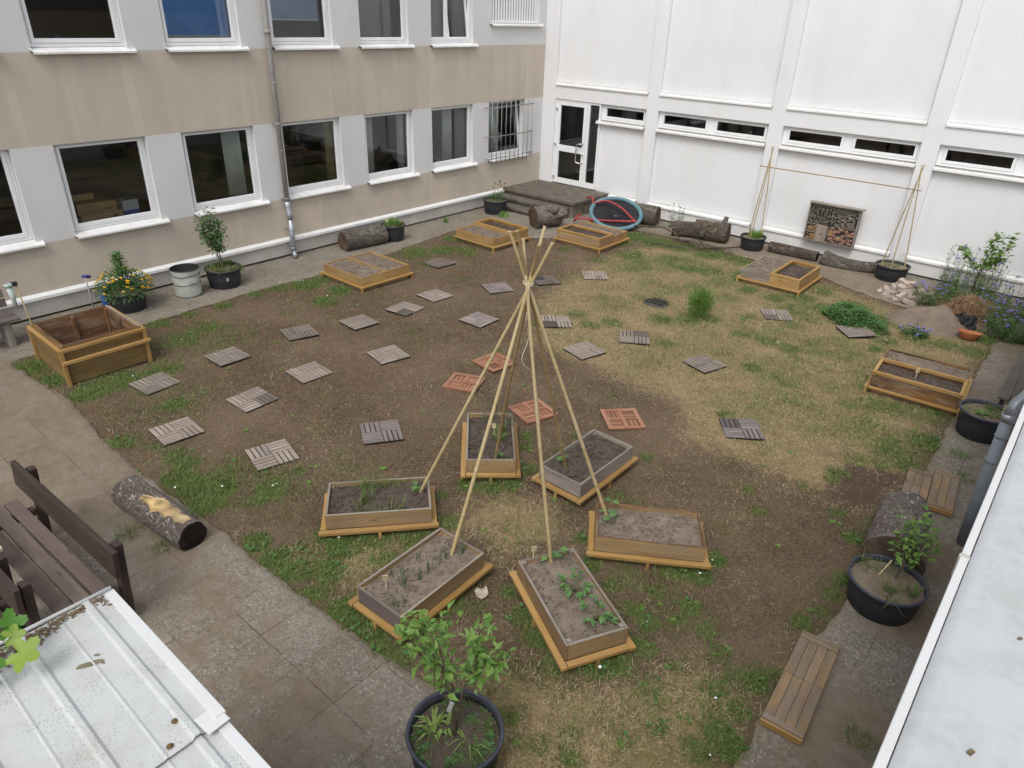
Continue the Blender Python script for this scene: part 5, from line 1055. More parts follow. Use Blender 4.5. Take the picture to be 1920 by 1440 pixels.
for k in range(28):
    for j in range(7): bp.face([rows[k][j], rows[k + 1][j], rows[k + 1][j + 1], rows[k][j + 1]], [(k * .06, j * .02), (k * .06 + .06, j * .02), (k * .06 + .06, j * .02 + .02), (k * .06, j * .02 + .02)], 0, False)
bp.build('bare_patch', 'barewood', o)
log('thick smooth grey log with a hollow looking end, lying along the beige building', (.50, -7.55, .21), (.62, -6.50, .20), .215, .20, 'barkgrey', 'rings', .05, 7, hollow=True)
o, pts, rr, og = log('gnarled log stump with a dark cut face, in front of the entrance steps', (2.22, -3.02, .26), (2.52, -2.36, .28), .27, .25, 'barkdark', 'rings', .2, 11)
g = MB(); g.tube([(.32, .45, .33), (.5, .5, .40), (.62, .58, .42)], [.16, .12, .06], 12, 0, True, None, .4, True, None, 5); g.tube([(.3, .35, .4), (.38, .35, .5), (.42, .42, .54)], [.13, .09, .05], 12, 0, True, None, .4, True, None, 8); g.build('knot', 'barkdark', o)
log('short upright grained grey log behind the nest swing', (3.72, -.62, .25), (4.30, -.50, .25), .25, .25, 'barkgrey', 'rings', .06, 15, hollow=True)
log('dark smooth short log in the heap by the hall', (5.02, -1.0, .19), (5.62, -.75, .19), .18, .19, 'bark', 'ringsblack', .12, 21)
o, pts, rr, og = log('broken flaking log with an upright stub and rotten orange top', (5.50, -.78, .23), (6.30, -.62, .24), .22, .25, 'bark', 'rings', .22, 25)
g = MB(); g.tube([(.66, .1, .3), (.68, .12, .5), (.70, .15, .62)], [.09, .07, .055], 12, 0, True, None, .35, True, None, 4); g.build('stub', 'barkgrey', o)
g = MB(); g.tube([(.1, .05, .30), (.3, .07, .335), (.52, .09, .33)], [.10, .13, .09], 12, 0, True, None, .3, True, None, 6); g.build('rotten_top', 'rotwood', o)
g = MB(); g.tube([(.30, -.17, .2), (.32, -.25, .2), (.33, -.27, .2)], [.075, .07, .05], 14, 0, True, None, .25, True, None, 9); g.build('knot', 'barkgrey', o)
log('brown split log lying below the insect hotel', (7.32, -.55, .125), (8.42, -.52, .12), .125, .115, 'bark', 'ringsblack', .13, 31)
log('long grey bent log between the split log and the tub with three canes', (8.56, -.58, .16), (9.62, -.40, .12), .165, .125, 'barkgrey', 'rings', .12, 35, (0, -.06, -.05))
log('thick dark bark log behind the tub on the right pavement', (12.42, -9.50, .26), (12.54, -10.42, .27), .25, .275, 'barkdark', 'rings', .10, 41)
def branch(label, pts, r):
    mb = MB(); P_ = []
    for a, b in zip(pts, pts[1:]):
        a = Vector(a); b = Vector(b)
        for k in range(4): P_.append(a + (b - a) * k / 4 + rdir() * .012)
    P_.append(Vector(pts[-1])); m = len(P_); mb.tube(P_, [r * (1 - .5 * k / m) for k in range(m)], 8, 0, True, None, .15); o = mb.build('fallen_branch', 'bark'); tag(o, label, 'branch')
branch('long curved pale branch lying from the nest swing to the log heap', [(4.2, -1.42, .16), (4.5, -1.28, .17), (4.85, -1.15, .2), (5.2, -1.25, .15), (5.6, -1.5, .04)], .026)
branch('thin brown branch on the ground in front of the log heap', [(4.85, -2.05, .03), (5.4, -1.98, .04), (5.9, -1.85, .05), (6.2, -1.75, .03)], .018)
branch('pale forked stick at the foot of the broken flaking log', [(5.9, -1.55, .04), (6.2, -1.48, .05), (6.5, -1.25, .07), (6.8, -1.0, .09)], .032)
branch('bent twig leaning on the front of the broken log', [(5.6, -1.4, .05), (5.8, -1.28, .14), (6.0, -1.3, .05), (6.25, -1.5, .03)], .014)
mb = MB()
for _ in range(130):
    q = Vector((random.gauss(6.0, .35), random.gauss(-1.4, .16), .03)); d = rdir(-.1, .25); L = random.uniform(.06, .22); mb.tube([q, q + d * L], random.uniform(.003, .008), 4)
tag(mb.build('bark_scraps', 'bark'), 'scattered twigs and bark scraps round the log heap', 'twigs', kind='stuff')

def lid(label, c, ang, L, W, nb, seam, mat='lid', tilt=0):
    o = thing('garden_hatch', label, 'wooden lid', (c[0], c[1], .02), R(ang), 'wooden bed covers lying on the pavement'); o.rotation_euler[1] = R(tilt); w_ = W / nb
    for k in range(nb):
        for (x0, x1) in ((-L / 2, seam), (seam + .004, L / 2)):
            mb = MB(); mb.box(((x0 + x1) / 2, -W / 2 + w_ * (k + .5), .045), (x1 - x0, w_ - .003, .02), rotz(random.uniform(-.002, .002))); mb.build('board', mat, o, .002)
    for x in (-L / 2 + .035, L / 2 - .035):
        mb = MB(); mb.box((x, 0, .0595), (.055, W - .004, .009)); mb.build('end_batten', mat, o, .002)
    for x in (-L / 2 - .012, L / 2 + .012):
        mb = MB(); mb.box((x, 0, .035), (.02, W + .005, .05)); mb.build('end_board', 'orange' if x < 0 else 'lid', o, .002)
    for x in (-L / 3, 0, L / 3):
        mb = MB(); mb.box((x, 0, .022), (.06, W - .03, .025)); mb.build('cleat', 'lid', o)
lid('long brown wooden lid lying alone on the pavement near the front right corner', (12.37, -12.205), 94, 1.07, .315, 4, .02)
lid('left brown wooden lid of the pair at the far end of the bark log', (12.38, -8.62), 96, .80, .26, 3, .04)
lid('right brown wooden lid of the pair behind the bark log, shifted back', (12.635, -8.46), 96, .84, .26, 3, -.04)

# ---------------------------------------------------------------- insect hotel
ih = thing('insect_hotel', 'wall mounted insect hotel filled with twigs, cones and clay, on the white hall', 'insect hotel', (8.455, -.048, .36)); W2, HH = 1.08, .84; D = .14
def hb(name, mat, parts, bev=.003):
    mb = MB()
    for c, d in parts: mb.box(c, d)
    return mb.build(name, mat, ih, bev)
hb('back_board', 'greywood', [((0, .0, HH / 2), (W2, .016, HH))]); hb('side_board', 'greywood', [((-W2 / 2, -D / 2, HH / 2), (.025, D, HH))]); hb('side_board', 'greywood', [((W2 / 2, -D / 2, HH / 2), (.025, D, HH))]); hb('bottom_board', 'greywood', [((0, -D / 2, .012), (W2 - .03, D, .024))])
hb('roof_board', 'greywood', [((.03, -D / 2 - .02, HH + .015), (W2 + .09, D + .03, .026))]); [hb('shelf', 'greywood', [q_]) for q_ in (((-.38, -D / 2, .385), (.29, D - .01, .014)), ((.3, -D / 2, .40), (.45, D - .01, .014)), ((-.38, -D / 2, .20), (.29, D - .012, .012)))]; hb('divider', 'greywood', [((-.02, -D / 2 + .02, .62), (.016, D - .05, .42))])
random.seed(3); mb = MB()
for k in range(520):
    x = random.uniform(-.5, -.03) if k % 2 else random.uniform(0, .5); z = .41 + random.random() ** 1.25 * (.34 if x < 0 else .30); r = random.uniform(.006, .014); kk = random.choice((.35, .5, .7, 1.0)); mb.tube([(x, -.02, z), (x + random.uniform(-.015, .015), -D + random.uniform(-.01, .03), z + random.uniform(-.01, .01))], r, 7, 0, True, (kk, kk, kk))
for k in range(46):
    x, z = random.uniform(.1, .46), random.uniform(.43, .66); a = random.uniform(-.35, .25); q = Vector((math.cos(a), -.1, math.sin(a))) * random.uniform(.05, .11); kk = random.choice((.7, 1.0, 1.4)); mb.tube([Vector((x, -D + .01, z)) - q / 2, Vector((x, -D + .005, z)) + q / 2], random.uniform(.004, .009), 6, 0, True, (kk, kk, kk))
mb.build('twig_bundle', 'greywood', ih)
mb = MB(); mb.box((-.18, -D - .004, .20), (.235, .014, .385)); o = mb.build('slotted_panel', 'tile', ih, .003); mb = MB(); mb.box((-.18, -D - .012, .19), (.06, .006, .014)); mb.build('slot', 'hole', o)
mb = MB()
for k in range(70):
    x, z = random.uniform(-.02, .5), random.uniform(.04, .37); s = random.uniform(.03, .06); kk = random.uniform(.6, 1.3); mb.box((x, -D + random.uniform(.0, .05), z), (s * 1.3, s, s * .8), Matrix.Rotation(random.uniform(-.6, .6), 3, 'Y') @ Matrix.Rotation(random.uniform(-.4, .4), 3, 'X'), 0, (kk, kk, kk))
mb.build('clay_and_cones', 'brickred', ih, .006); hb('wood_block', 'freshwood', [((.03, -D - .002, .25), (.07, .03, .13)), ((.24, -D, .17), (.12, .02, .03))])
mb = MB()
for k in range(60):
    x = random.uniform(-.51, -.32); z = random.uniform(.03, .17) if k % 2 else random.uniform(.23, .36); kk = random.uniform(.6, 1.2); mb.tube([(x, -.03, z), (x + .02, -D + .02, z)], random.uniform(.014, .024), 8, 0, True, (kk, kk, kk))
mb.build('cane_filling', 'rotwood', ih)

# ---------------------------------------------------------------- nest swing
nb = thing('nest_swing', 'blue padded round nest swing with black net and red ropes, leaning on the log', 'swing', (3.45, -1.40, 0))
ex = Vector((.763, .645, 0)); ey = Vector((-.645, .763, 0)) * math.cos(R(25)) + Vector((0, 0, 1)) * math.sin(R(25)); en = ex.cross(ey); C0 = Vector((.10, .08, .33)); RR = .60
def rp(a, r=RR, n_=0): return C0 + (ex * math.cos(a) * 1.06 + ey * math.sin(a)) * r + en * n_
mb = MB(); mb.tube([rp(2 * math.pi * k / 60) for k in range(61)], .052, 14, 0, False); o = mb.build('padded_ring', 'blue', nb)
mb = MB()
for k in range(28):
    a = 2 * math.pi * k / 28; mb.tube([rp(a, RR * .96), rp(a, RR * .5, -.05), rp(a, .05, -.07)], .006, 5)
for f in (.14, .26, .38, .5, .62, .74, .86): mb.tube([rp(2 * math.pi * k / 56, RR * f, -.07 * (1 - f) ** .6) for k in range(57)], .007, 5, 0, False)
mb.tube([rp(2 * math.pi * k / 20, .06, -.065) for k in range(21)], .012, 6, 0, False); mb.build('net', 'net', nb)
mb = MB(); rows = [[mb.vert(rp(2 * math.pi * k / 40, RR * f, -.085 * (1 - f) ** .6 - .012)) for k in range(40)] for f in (.97, .7, .4, .08)]
for A, B in zip(rows, rows[1:]):
    for k in range(40): mb.face([A[k], A[(k + 1) % 40], B[(k + 1) % 40], B[k]])
mb.build('mat', 'net', nb)
def rope(pts):
    P_ = []
    pts = [Vector(p) for p in pts]; n = len(pts)
    for i in range(n - 1):
        p0, p1, p2, p3 = pts[max(i - 1, 0)], pts[i], pts[i + 1], pts[min(i + 2, n - 1)]
        for k in range(7):
            t = k / 7; P_.append(.5 * ((2 * p1) + (p2 - p0) * t + (2 * p0 - 5 * p1 + 4 * p2 - p3) * t * t + (3 * p1 - p0 - 3 * p2 + p3) * t ** 3))
    P_.append(pts[-1]); mb = MB(); mb.tube(P_, .024, 10); mb.build('rope', 'redrope', nb)
def wl(x, y, z): return Vector((x - 3.45, y + 1.40, z))
rope([rp(R(150), RR, .06), rp(R(120), .38, .12), rp(R(20), .16, .10), rp(R(-35), .42, .06), rp(R(-42), .60, .07)])
rope([wl(2.50, -1.15, .52), wl(2.72, -1.22, .58), wl(2.92, -1.45, .45), wl(3.1, -1.72, .30), wl(3.22, -1.95, .12)])
rope([wl(2.86, -2.12, .20), wl(3.05, -2.05, .24), wl(3.3, -1.9, .22), wl(3.6, -1.62, .2), rp(R(-42), .58, .08)])
rope([wl(2.86, -2.12, .20), wl(2.76, -2.02, .10), wl(2.78, -1.92, .22), wl(2.86, -1.9, .26)])
for a in (-42, 150):
    mb = MB(); mb.tube([rp(R(a) - .05, RR, .03), rp(R(a), RR, .075), rp(R(a) + .05, RR, .03)], .014, 8); mb.build('shackle', 'steel', nb)
mb = MB(); mb.tube([rp(R(196) + .1, RR), rp(R(196), RR), rp(R(196) - .1, RR)], .05, 12); mb.build('worn_gap', 'net', nb)

# ---------------------------------------------------------------- brick heap, soil mound, bowl, flowers
random.seed(12)
bm_ = MB(); bm_.box((0, 0, 0), (.24, .115, .071), None, 0, (1, 1, 1)); b0 = bm_.build('brick', 'brick', None, .006); b1_ = None
tag(b0, 'worn pale mortar covered brick in the loose heap beside the tub with three canes', 'brick', 'bricks in the loose heap')
first = True
for lay, (n, r, z) in enumerate(((16, .42, .05), (12, .30, .12), (8, .20, .19), (5, .12, .255), (2, .05, .31))):
    for k in range(n):
        a = 6.283 * k / n + random.uniform(-.3, .3); q = r * random.uniform(.55, 1.1); o = b0 if first else dup(b0); first = False
        o.location = (10.52 + q * math.cos(a) * 1.05, -1.62 + q * math.sin(a) * .8, z); o.rotation_euler = (random.uniform(-.35, .35), random.uniform(-.35, .35), random.uniform(0, 3.14))
        if random.random() < .22:
            if b1_ is None: b1_ = b0.data.copy(); b1_.materials[0] = MT['brickred']
            o.data = b1_; o['label'] = 'red faced brick in the loose heap beside the tub with three canes'
n = 44; mb = MB(); ids = []
for j in range(n):
    row = []
    for i in range(n):
        u, v = -1 + 2 * i / (n - 1), -1 + 2 * j / (n - 1); d = math.hypot(u, v); h = max(0, math.cos(min(d, 1) * 1.5708)) ** 1.3
        row.append(mb.vert((u * .78, v * .62, .30 * h * (1 + .5 * mnoise.noise(Vector((u * 2, v * 2, 0)))) + .045 * mnoise.noise(Vector((u * 6, v * 6, 2))) * min(1, h * 4) + .02 * mnoise.noise(Vector((u * 17, v * 17, 2))) * min(1, h * 4) - .03 * (d > .97))))
    ids.append(row)
for j in range(n - 1):
    for i in range(n - 1): mb.face([ids[j][i], ids[j][i + 1], ids[j + 1][i + 1], ids[j + 1][i]], None, 0, True)
o = mb.build('soil_mound', 'mound'); o.location = (11.25, -2.72, 0); o.rotation_euler = (0, 0, R(25)); tag(o, 'mound of bare sandy soil beside the brick heap', 'soil', kind='structure')
bo = MB(); bo.lathe([(.09, 0), (.115, .02), (.165, .115), (.174, .13), (.160, .13), (.11, .035), (.0, .03)], 36); o = bo.build('clay_bowl', 'terra'); o.scale = (1.15, .85, 1); o.location = (11.92, -3.06, .015); o.rotation_euler = (R(-7), R(6), R(30)); tag(o, 'shallow orange clay bowl in front of the violet flowers', 'bowl')
mb = MB(); rows = []
for j in range(9):
    row = []
    for i in range(13):
        u, v = i / 12, j / 8; row.append(mb.vert((u * .36 - .18 + .05 * mnoise.noise(Vector((u * 4, v * 4, 0))), .12 * mnoise.noise(Vector((u * 5, v * 3, 5))), v * .3 + .06 * mnoise.noise(Vector((u * 5, v * 5, 9))))))
    rows.append(row)
for A, B in zip(rows, rows[1:]):
    for i in range(12): mb.face([A[i], A[i + 1], B[i + 1], B[i]], None, 0, True)
o = mb.build('plastic_bag', 'plastic'); o.location = (11.80, -2.72, .02); o.rotation_euler = (R(-35), 0, R(20)); m_ = o.modifiers.new('s', 'SOLIDIFY'); m_.thickness = .004; tag(o, 'crumpled black plastic sheet behind the orange clay bowl', 'plastic sheet')
mb = MB()
for _ in range(1300):
    d = rdir(-.05, .7); q = Vector((random.gauss(0, .26), random.gauss(0, .22), 0)); q.z = max(.02, .34 - q.length * .55 + random.uniform(-.1, .06)); mb.blade(q, d, random.uniform(.14, .34), .008, tnt(), 0, .5)
o = mb.build('dead_stalk_heap', 'deadstalk'); o.location = (11.70, -1.75, 0); tag(o, 'heap of dead reddish brown stalks behind the soil mound', 'dead plants')
def flowerplant(label, c, n, rad, h, nf, seed, low=.4):
    random.seed(seed); o = thing('violet_flower_plant', label, 'flowers', c, 0, 'violet blue wild flowers at the right end of the hall'); st_ = MB(); lf = MB(); fl = MB(); hd = MB()
    for k in range(n):
        a = random.random() * 6.28; b = Vector((rad * .7 * random.random() ** .5 * math.cos(a), rad * .7 * random.random() ** .5 * math.sin(a), 0)); e = b * 1.35 + Vector((random.gauss(0, .06), random.gauss(0, .06), h * random.uniform(.5, 1.1))); mid = (b + e) / 2 + rdir() * .04
        st_.tube([b, mid, e], [.004, .003, .002], 4)
        for _ in range(9):
            f = random.random() * .8; lf.leaf(b + (e - b) * f, rdir(-.1, .6), (0, 0, 1), random.uniform(.05, .12), random.uniform(.015, .035), tnt(), .3)
        if k < nf:
            fl = MB()
            for _ in range(random.randint(2, 5)):
                q = e + rdir() * .014
                for j in range(6): fl.leaf(q, Vector((math.cos(j * 1.05), math.sin(j * 1.05), .5)), (0, 0, 1), .028, .02, (1, 1, 1), .1)
            fl.build('flower', 'petalB', o)
        else:
            st_.box(e, (.016, .016, .022), Matrix.Rotation(random.random(), 3, 'X'), 1)
    st_.build('stem', ['greenstem', 'stem'], o); lf.build('leaves', 'leafdark', o)
flowerplant('violet flowers hanging over the brick heap', (10.95, -1.75, 0), 34, .3, .42, 20, 1)
flowerplant('tall thin grey violet stalks left of the loose sapling', (11.15, -.75, 0), 44, .32, .95, 16, 2)
flowerplant('dark seed headed stalks around the stem of the loose sapling', (11.75, -.85, 0), 46, .4, .8, 10, 3)
flowerplant('green clump with few violet flowers below the loose sapling', (11.35, -1.45, 0), 50, .36, .5, 10, 4)
flowerplant('dense violet flowers against the hall at the right picture edge', (12.35, -1.3, 0), 60, .5, .62, 44, 5)
flowerplant('dark green clump with pale violet flowers behind the orange bowl', (12.45, -2.45, 0), 80, .5, .5, 34, 6)
flowerplant('violet flowers between dead stalks and right picture edge', (12.15, -1.95, 0), 50, .4, .55, 26, 7)
flowerplant('small violet flowers in a grass patch in front of the soil mound', (11.18, -3.55, 0), 26, .24, .17, 14, 8)
flowerplant('thin tall stalks standing at the hall wall left of the log heap', (4.75, -.35, 0), 12, .25, .75, 0, 9)
random.seed(77)
# drain cover
dc = thing('drain_cover', 'round dark drain cover let into the dry grass', 'drain cover', (7.10, -5.375, .012)); mb = MB(); mb.lathe([(.0, 0), (.24, .0), (.25, -.02)], 28); mb.build('frame', 'iron', dc)
for k in range(6):
    mb = MB(); y = -.13 + k * .052; mb.box((0, y, .006), (2 * math.sqrt(.2 ** 2 - y * y), .022, .012)); mb.build('bar', 'hole' if k % 2 else 'iron', dc)  # every other strip is black, painted for the dark gap between bars

# ---------------------------------------------------------------- fabric bin, tool, gauge
fb = thing('fabric_bin', 'pale grey green round fabric garden bin with wire hoops, between two tubs', 'bin', (.66, -11.19, .018)); mb = MB(); r = .245; h = .50
N = 44; rows = []
for j in range(22):
    z = h * j / 21; rows.append([mb.vert(((r * (.93 + .07 * j / 21) + .010 * mnoise.noise(Vector((math.cos(6.283 * k / N) * 2.5, math.sin(6.283 * k / N) * 2.5, z * 9)))) * math.cos(6.28318 * k / N), (r * (.93 + .07 * j / 21) + .010 * mnoise.noise(Vector((math.cos(6.283 * k / N) * 2.5, math.sin(6.283 * k / N) * 2.5, z * 9)))) * math.sin(6.28318 * k / N), z)) for k in range(N)])
for A, B in zip(rows, rows[1:]):
    for k in range(N): mb.face([A[k], A[(k + 1) % N], B[(k + 1) % N], B[k]], None, 0, True)
mb.build('fabric', 'bag', fb); mb = MB(); mb.lathe([(r * .985, h), (r * .97, h - .02), (r * .9, .03), (0, .02)], N); mb.build('lining', 'blackcloth', fb)
for z in (h, .40, .24, .015):
    mb = MB(); mb.tube([((r * (.93 + .07 * z / h) + .004) * math.cos(6.28318 * k / 40), (r * (.93 + .07 * z / h) + .004) * math.sin(6.28318 * k / 40), z + (.012 * math.sin(k * .5) if .1 < z < .45 else 0)) for k in range(41)], .006, 6, 0, False); mb.build('hoop', 'iron', fb)
gt_ = thing('garden_tool', 'thin garden tool with dark blue grip leaning beside the yellow flowers', 'tool', (.35, -12.72, .02)); mb = MB(); mb.tube([(0, 0, 0), (-.08, .02, .62)], .012, 8); mb.build('shaft', 'pipe', gt_); mb = MB(); mb.tube([(-.085, -.02, .62), (-.07, .10, .585)], .026, 10); mb.build('grip', 'bluegrip', gt_)
mb = MB(); mb.lathe([(.06, 0), (.066, .01), (.066, .18), (.03, .22), (.025, .25), (0, .25)], 20); o = mb.build('water_bottle', 'bluebox'); o.location = (.20, -12.45, .02); tag(o, 'blue plastic can in the shade behind the yellow flower tub', 'can')
rg = thing('rain_gauge', 'clear rain gauge on a thin cane stuck at the corner of the planter box', 'rain gauge', (1.745, -14.005, 0)); mb = MB(); mb.tube([(0, 0, .3), (-.03, -.02, .75), (-.07, -.05, 1.22)], .010, 8); mb.build('cane', 'bamboo', rg)
mb = MB(); mb.tube([(-.06, -.12, .86), (-.085, -.13, 1.18)], [.022, .045], 16); mb.build('tube', 'gaugeplastic', rg); mb = MB(); mb.tube([(-.085, -.13, 1.175), (-.088, -.132, 1.215)], .058, 16); mb.build('collar', 'gaugeplastic', rg); mb = MB(); mb.box((-.075, -.06, 1.20), (.06, .07, .05)); mb.build('clip', 'tub', rg)

# ---------------------------------------------------------------- benches, table
def slatbench(label, c, rz, L, sd, sh, bh, mats, legs, grp=None, nslat=3, post_back=True, name='bench', backh=.16, nback=1):
    o = thing(name, label, 'bench' if name == 'bench' else 'chair', c, rz, grp); w_ = sd / nslat
    for k in range(nslat):
        mb = MB(); mb.box((0, -.03 - w_ * (k + .5), sh - .02), (L, w_ - .022, .04)); mb.build('seat_board', mats[1], o, .004)
    for k in range(nback):
        mb = MB(); mb.box((0, .02 + k * -.004, bh - backh / 2 - k * (backh + .035)), (L, .045, backh), Matrix.Rotation(R(-5), 3, 'X')); mb.build('back_board', mats[0], o, .005)
    for x in legs:
        mb = MB(); mb.box((x, .075, bh / 2 - .02), (.09, .07, bh - .02), Matrix.Rotation(R(-4), 3, 'X')); mb.build('back_post', mats[0], o, .005)
        mb = MB(); mb.box((x, -sd / 2, sh - .075), (.08, sd + .05, .07)); mb.build('seat_bearer', mats[0], o, .004)
        mb = MB(); mb.box((x, -sd + .04, (sh - .1) / 2), (.09, .09, sh - .1)); mb.build('front_leg', mats[0], o, .005)
    return o
slatbench('dark brown wooden bench with a wide plank backrest, left of the white shed roof', (6.83, -15.52, 0), R(2), 2.02, .42, .45, .86, ('bench', 'benchtop'), (-.80, .86), None, 3, backh=.26)
slatbench('dark brown wooden garden chair at the left picture edge behind the shed roof', (7.40, -16.16, 0), R(2), .66, .40, .45, .86, ('bench', 'bench'), (-.22, .24), None, 3, name='garden_chair', backh=.26)
tb = thing('garden_table', 'slatted garden table with a pale weathered top beside the dark bench', 'table', (6.1, -16.02, 0), R(1))
for k in range(2): 
    mb = MB(); mb.box((0, -.03 - k * .08, .74), (1.74, .074, .03)); mb.build('top_slat', 'palewood', tb, .003)
for x in (-.7, .7):
    mb = MB(); mb.box((x, -.07, .36), (.08, .12, .71)); mb.build('leg', 'bench', tb, .004); 
wb = thing('bench', 'grey brown slatted bench with concrete feet against the beige building at the left edge', 'bench', (.55, -14.85, 0), R(0))
for k in range(2):
    mb = MB(); mb.box((-.10 - .02 * k, 0, .56 + .15 * k), (.035, 1.8, .125), Matrix.Rotation(R(-12), 3, 'Y')); mb.build('back_slat', 'greybench', wb, .004)
for k in range(3):
    mb = MB(); mb.box((.08 + k * .145, 0, .44), (.135, 1.8, .035)); mb.build('seat_slat', 'greybench', wb, .004)
for y in (-.65, .72):
    mb = MB(); mb.box((.22, y, .21), (.34, .10, .42), None, 0, (1, 1, 1)); mb.build('foot', 'concrete', wb, .02); mb = MB(); mb.beam((-.06, y, .4), (-.13, y, .8), .05, .05); mb.build('back_support', 'iron', wb)
rb = thing('bench', 'dark grey slatted bench standing against the annex wall behind a tub', 'bench', (12.73, -5.25, 0), 0)
for k in range(3):
    mb = MB(); mb.box((.06 + k * .135, 0, .435), (.126, 1.95, .035)); mb.build('seat_slat', 'greybench', rb, .004)
for y in (-.75, .75):
    mb = MB(); mb.box((.19, y, .385), (.36, .06, .06)); mb.build('bearer', 'bench', rb, .004)
    for x in (.05, .33): mb = MB(); mb.box((x, y, .18), (.05, .05, .36)); mb.build('leg', 'bench', rb, .004)

# ---------------------------------------------------------------- shed with white sheet metal roof
sh = thing('garden_shed', 'small shed with a dirty white sheet metal roof in the lower left foreground', 'shed', (9.75, -16.04, 0))
def sheet(x0, x1, z, y0=-.002, y1=-1.75):
    ribs = [-.105, -.40, -.70, -1.0, -1.3, -1.6]; ys = [y0]; zs = [0]
    for rb_ in ribs:
        ys += [rb_ + .024, rb_ + .010, rb_ - .010, rb_ - .024]; zs += [0, .012, .012, 0]
        ys += [rb_ - .12, rb_ - .13, rb_ - .14]; zs += [0, .004, 0]
    o_ = sorted(range(len(ys)), key=lambda i: -ys[i]); ys = [ys[i] for i in o_ if ys[i] >= y1] + [y1]; zs = [zs[i] for i in o_][:len(ys) - 1] + [0]
    mb = MB(); n = 14; rows = [[mb.vert((x0 + (x1 - x0) * k / n, y, z + zz - .02 * (x0 + (x1 - x0) * k / n) + .0015 * mnoise.noise(Vector((k, y * 6, x0))))) for k in range(n + 1)] for y, zz in zip(ys, zs)]
    for A, B in zip(rows, rows[1:]):
        for k in range(n): mb.face([A[k], A[k + 1], B[k + 1], B[k]], None, 0, False)
    o = mb.build('roof_sheet', 'metalroof', sh); m_ = o.modifiers.new('t', 'SOLIDIFY'); m_.thickness = .004; m_.offset = -1; return o
s1 = sheet(0, 1.085, 2.11); sheet(1.03, 2.9, 2.088)
def shb(name, mat, parts, bev=.003):
    mb = MB()
    for c, d in parts: mb.box(c, d)
    return mb.build(name, mat, sh, bev)
shb('edge_trim', 'fascia', [((.535, .004, 2.093), (1.08, .05, .042))]); shb('edge_trim', 'fascia', [((2.0, -.006, 2.062), (1.82, .05, .04))])
mb = MB(); mb.tube([(-.006, .02, 2.125), (-.012, -.5, 2.128), (-.006, -1.75, 2.13)], .010, 8); mb.build('gutter_rod', 'fascia', sh)
mb = MB(); mb.box((1.065, -.03, 2.105), (.11, .10, .006), rotz(.05)); mb.build('corner_plate', 'fascia', sh, .002)
shb('wall', 'greybench', [((1.45, -.09, 1.0), (2.7, .03, 2.0)), ((.12, -.9, 1.0), (.03, 1.58, 2.0)), ((2.78, -.9, 1.0), (.03, 1.58, 2.0))], 0)
for (x, y) in ((.95, -.135), (1.045, -.205), (1.03, -.43), (1.05, -.72)):
    mb = MB(); mb.lathe([(.0, .012), (.006, .010), (.0062, 0)], 10, (x, y, 2.118 - .02 * x)); mb.lathe([(.0, .0015), (.015, .001)], 14, (x, y, 2.117 - .02 * x)); mb.build('rusty_screw', 'rust', sh)
random.seed(31); mb = MB()
def blobshape(cx, cy, rx, ry, rot, z, cut=None):
    n = 28; c = mb.vert((cx, cy, z)); ring_ = []
    for k in range(n):
        a = 6.283 * k / n; q = 1 + .28 * mnoise.noise(Vector((math.cos(a) * 1.5 + cx * 9, math.sin(a) * 1.5, cy * 9))); x, y = rx * q * math.cos(a), ry * q * math.sin(a); ring_.append(mb.vert((cx + x * math.cos(rot) - y * math.sin(rot), cy + x * math.sin(rot) + y * math.cos(rot), z)))
    for k in range(n): mb.face([c, ring_[k], ring_[(k + 1) % n]])
def on(px, py): return px - 9.75, py + 16.04
blobshape(.395, -.245, .055, .016, 1.15, 2.1085); blobshape(.365, -.205, .014, .007, .9, 2.109); blobshape(.43, -.205, .009, .006, .5, 2.1078)
mb.build('puddle_stain', 'stainpuddle', sh)
mb = MB()
for _ in range(700):
    y = -.03 - 1.2 * random.random(); x = .015 + abs(random.gauss(0, .04)) * (1 + .6 * math.sin(y * 9)); s = random.uniform(.003, .010); mb.box((x, y, 2.114 + random.uniform(0, .008)), (s * 2.2, s, s * .35), Matrix.Rotation(random.random() * 3, 3, 'Z') @ Matrix.Rotation(random.uniform(-.5, .5), 3, 'X'))
tag(mb.build('leaf_litter', 'litter'), 'brown rotted leaf litter along the upper edge of the shed roof', 'leaf litter', kind='stuff').location = (9.75, -16.04, 0)
vn = thing('vine', 'bright green lobed vine leaves reaching over the shed roof at the left edge', 'vine', (9.9, -16.55, 2.2))
def vleaf(c, d, nrm, s, t):
    d = Vector(d).normalized(); n_ = Vector(nrm).normalized(); sd_ = d.cross(n_).normalized(); n_ = sd_.cross(d); mb = MB(); N = 42; c = Vector(c); ci = mb.vert(c + d * s * .42 - n_ * .01, t); ring_ = []
    for k in range(N):
        a = 6.28318 * k / N; lob = .27 + .24 * abs(math.cos(2.5 * a)) ** 1.1 + .05 * (k % 2) - .2 * max(0, -math.cos(a)) ** 6; ring_.append(mb.vert(c + d * (s * .42 + s * lob * math.cos(a)) + sd_ * s * lob * 1.02 * math.sin(a) + n_ * (.05 * s * math.sin(2 * a) - .12 * s * lob * abs(math.sin(a))), t))
    for k in range(N): mb.face([ci, ring_[k], ring_[(k + 1) % N]], None, 0, True)
    mb.build('leaf', 'vine', vn)
NV = (.7, -.1, .7)
vleaf((.09, .03, .08), (.75, .45, -.1), NV, .15, (.95, 0, 0)); vleaf((.07, .01, .07), (.15, -.95, 0), (.6, 0, .8), .17, (.05, .2, 0)); vleaf((-.05, .02, .09), (.2, .9, .1), (.8, .1, .6), .14, (.0, 0, 0)); vleaf((.0, .03, .07), (.3, .75, .1), NV, .10, (.8, 0, 0)); vleaf((.0, -.02, .05), (-.2, -.9, .0), NV, .16, (.3, 0, 0))
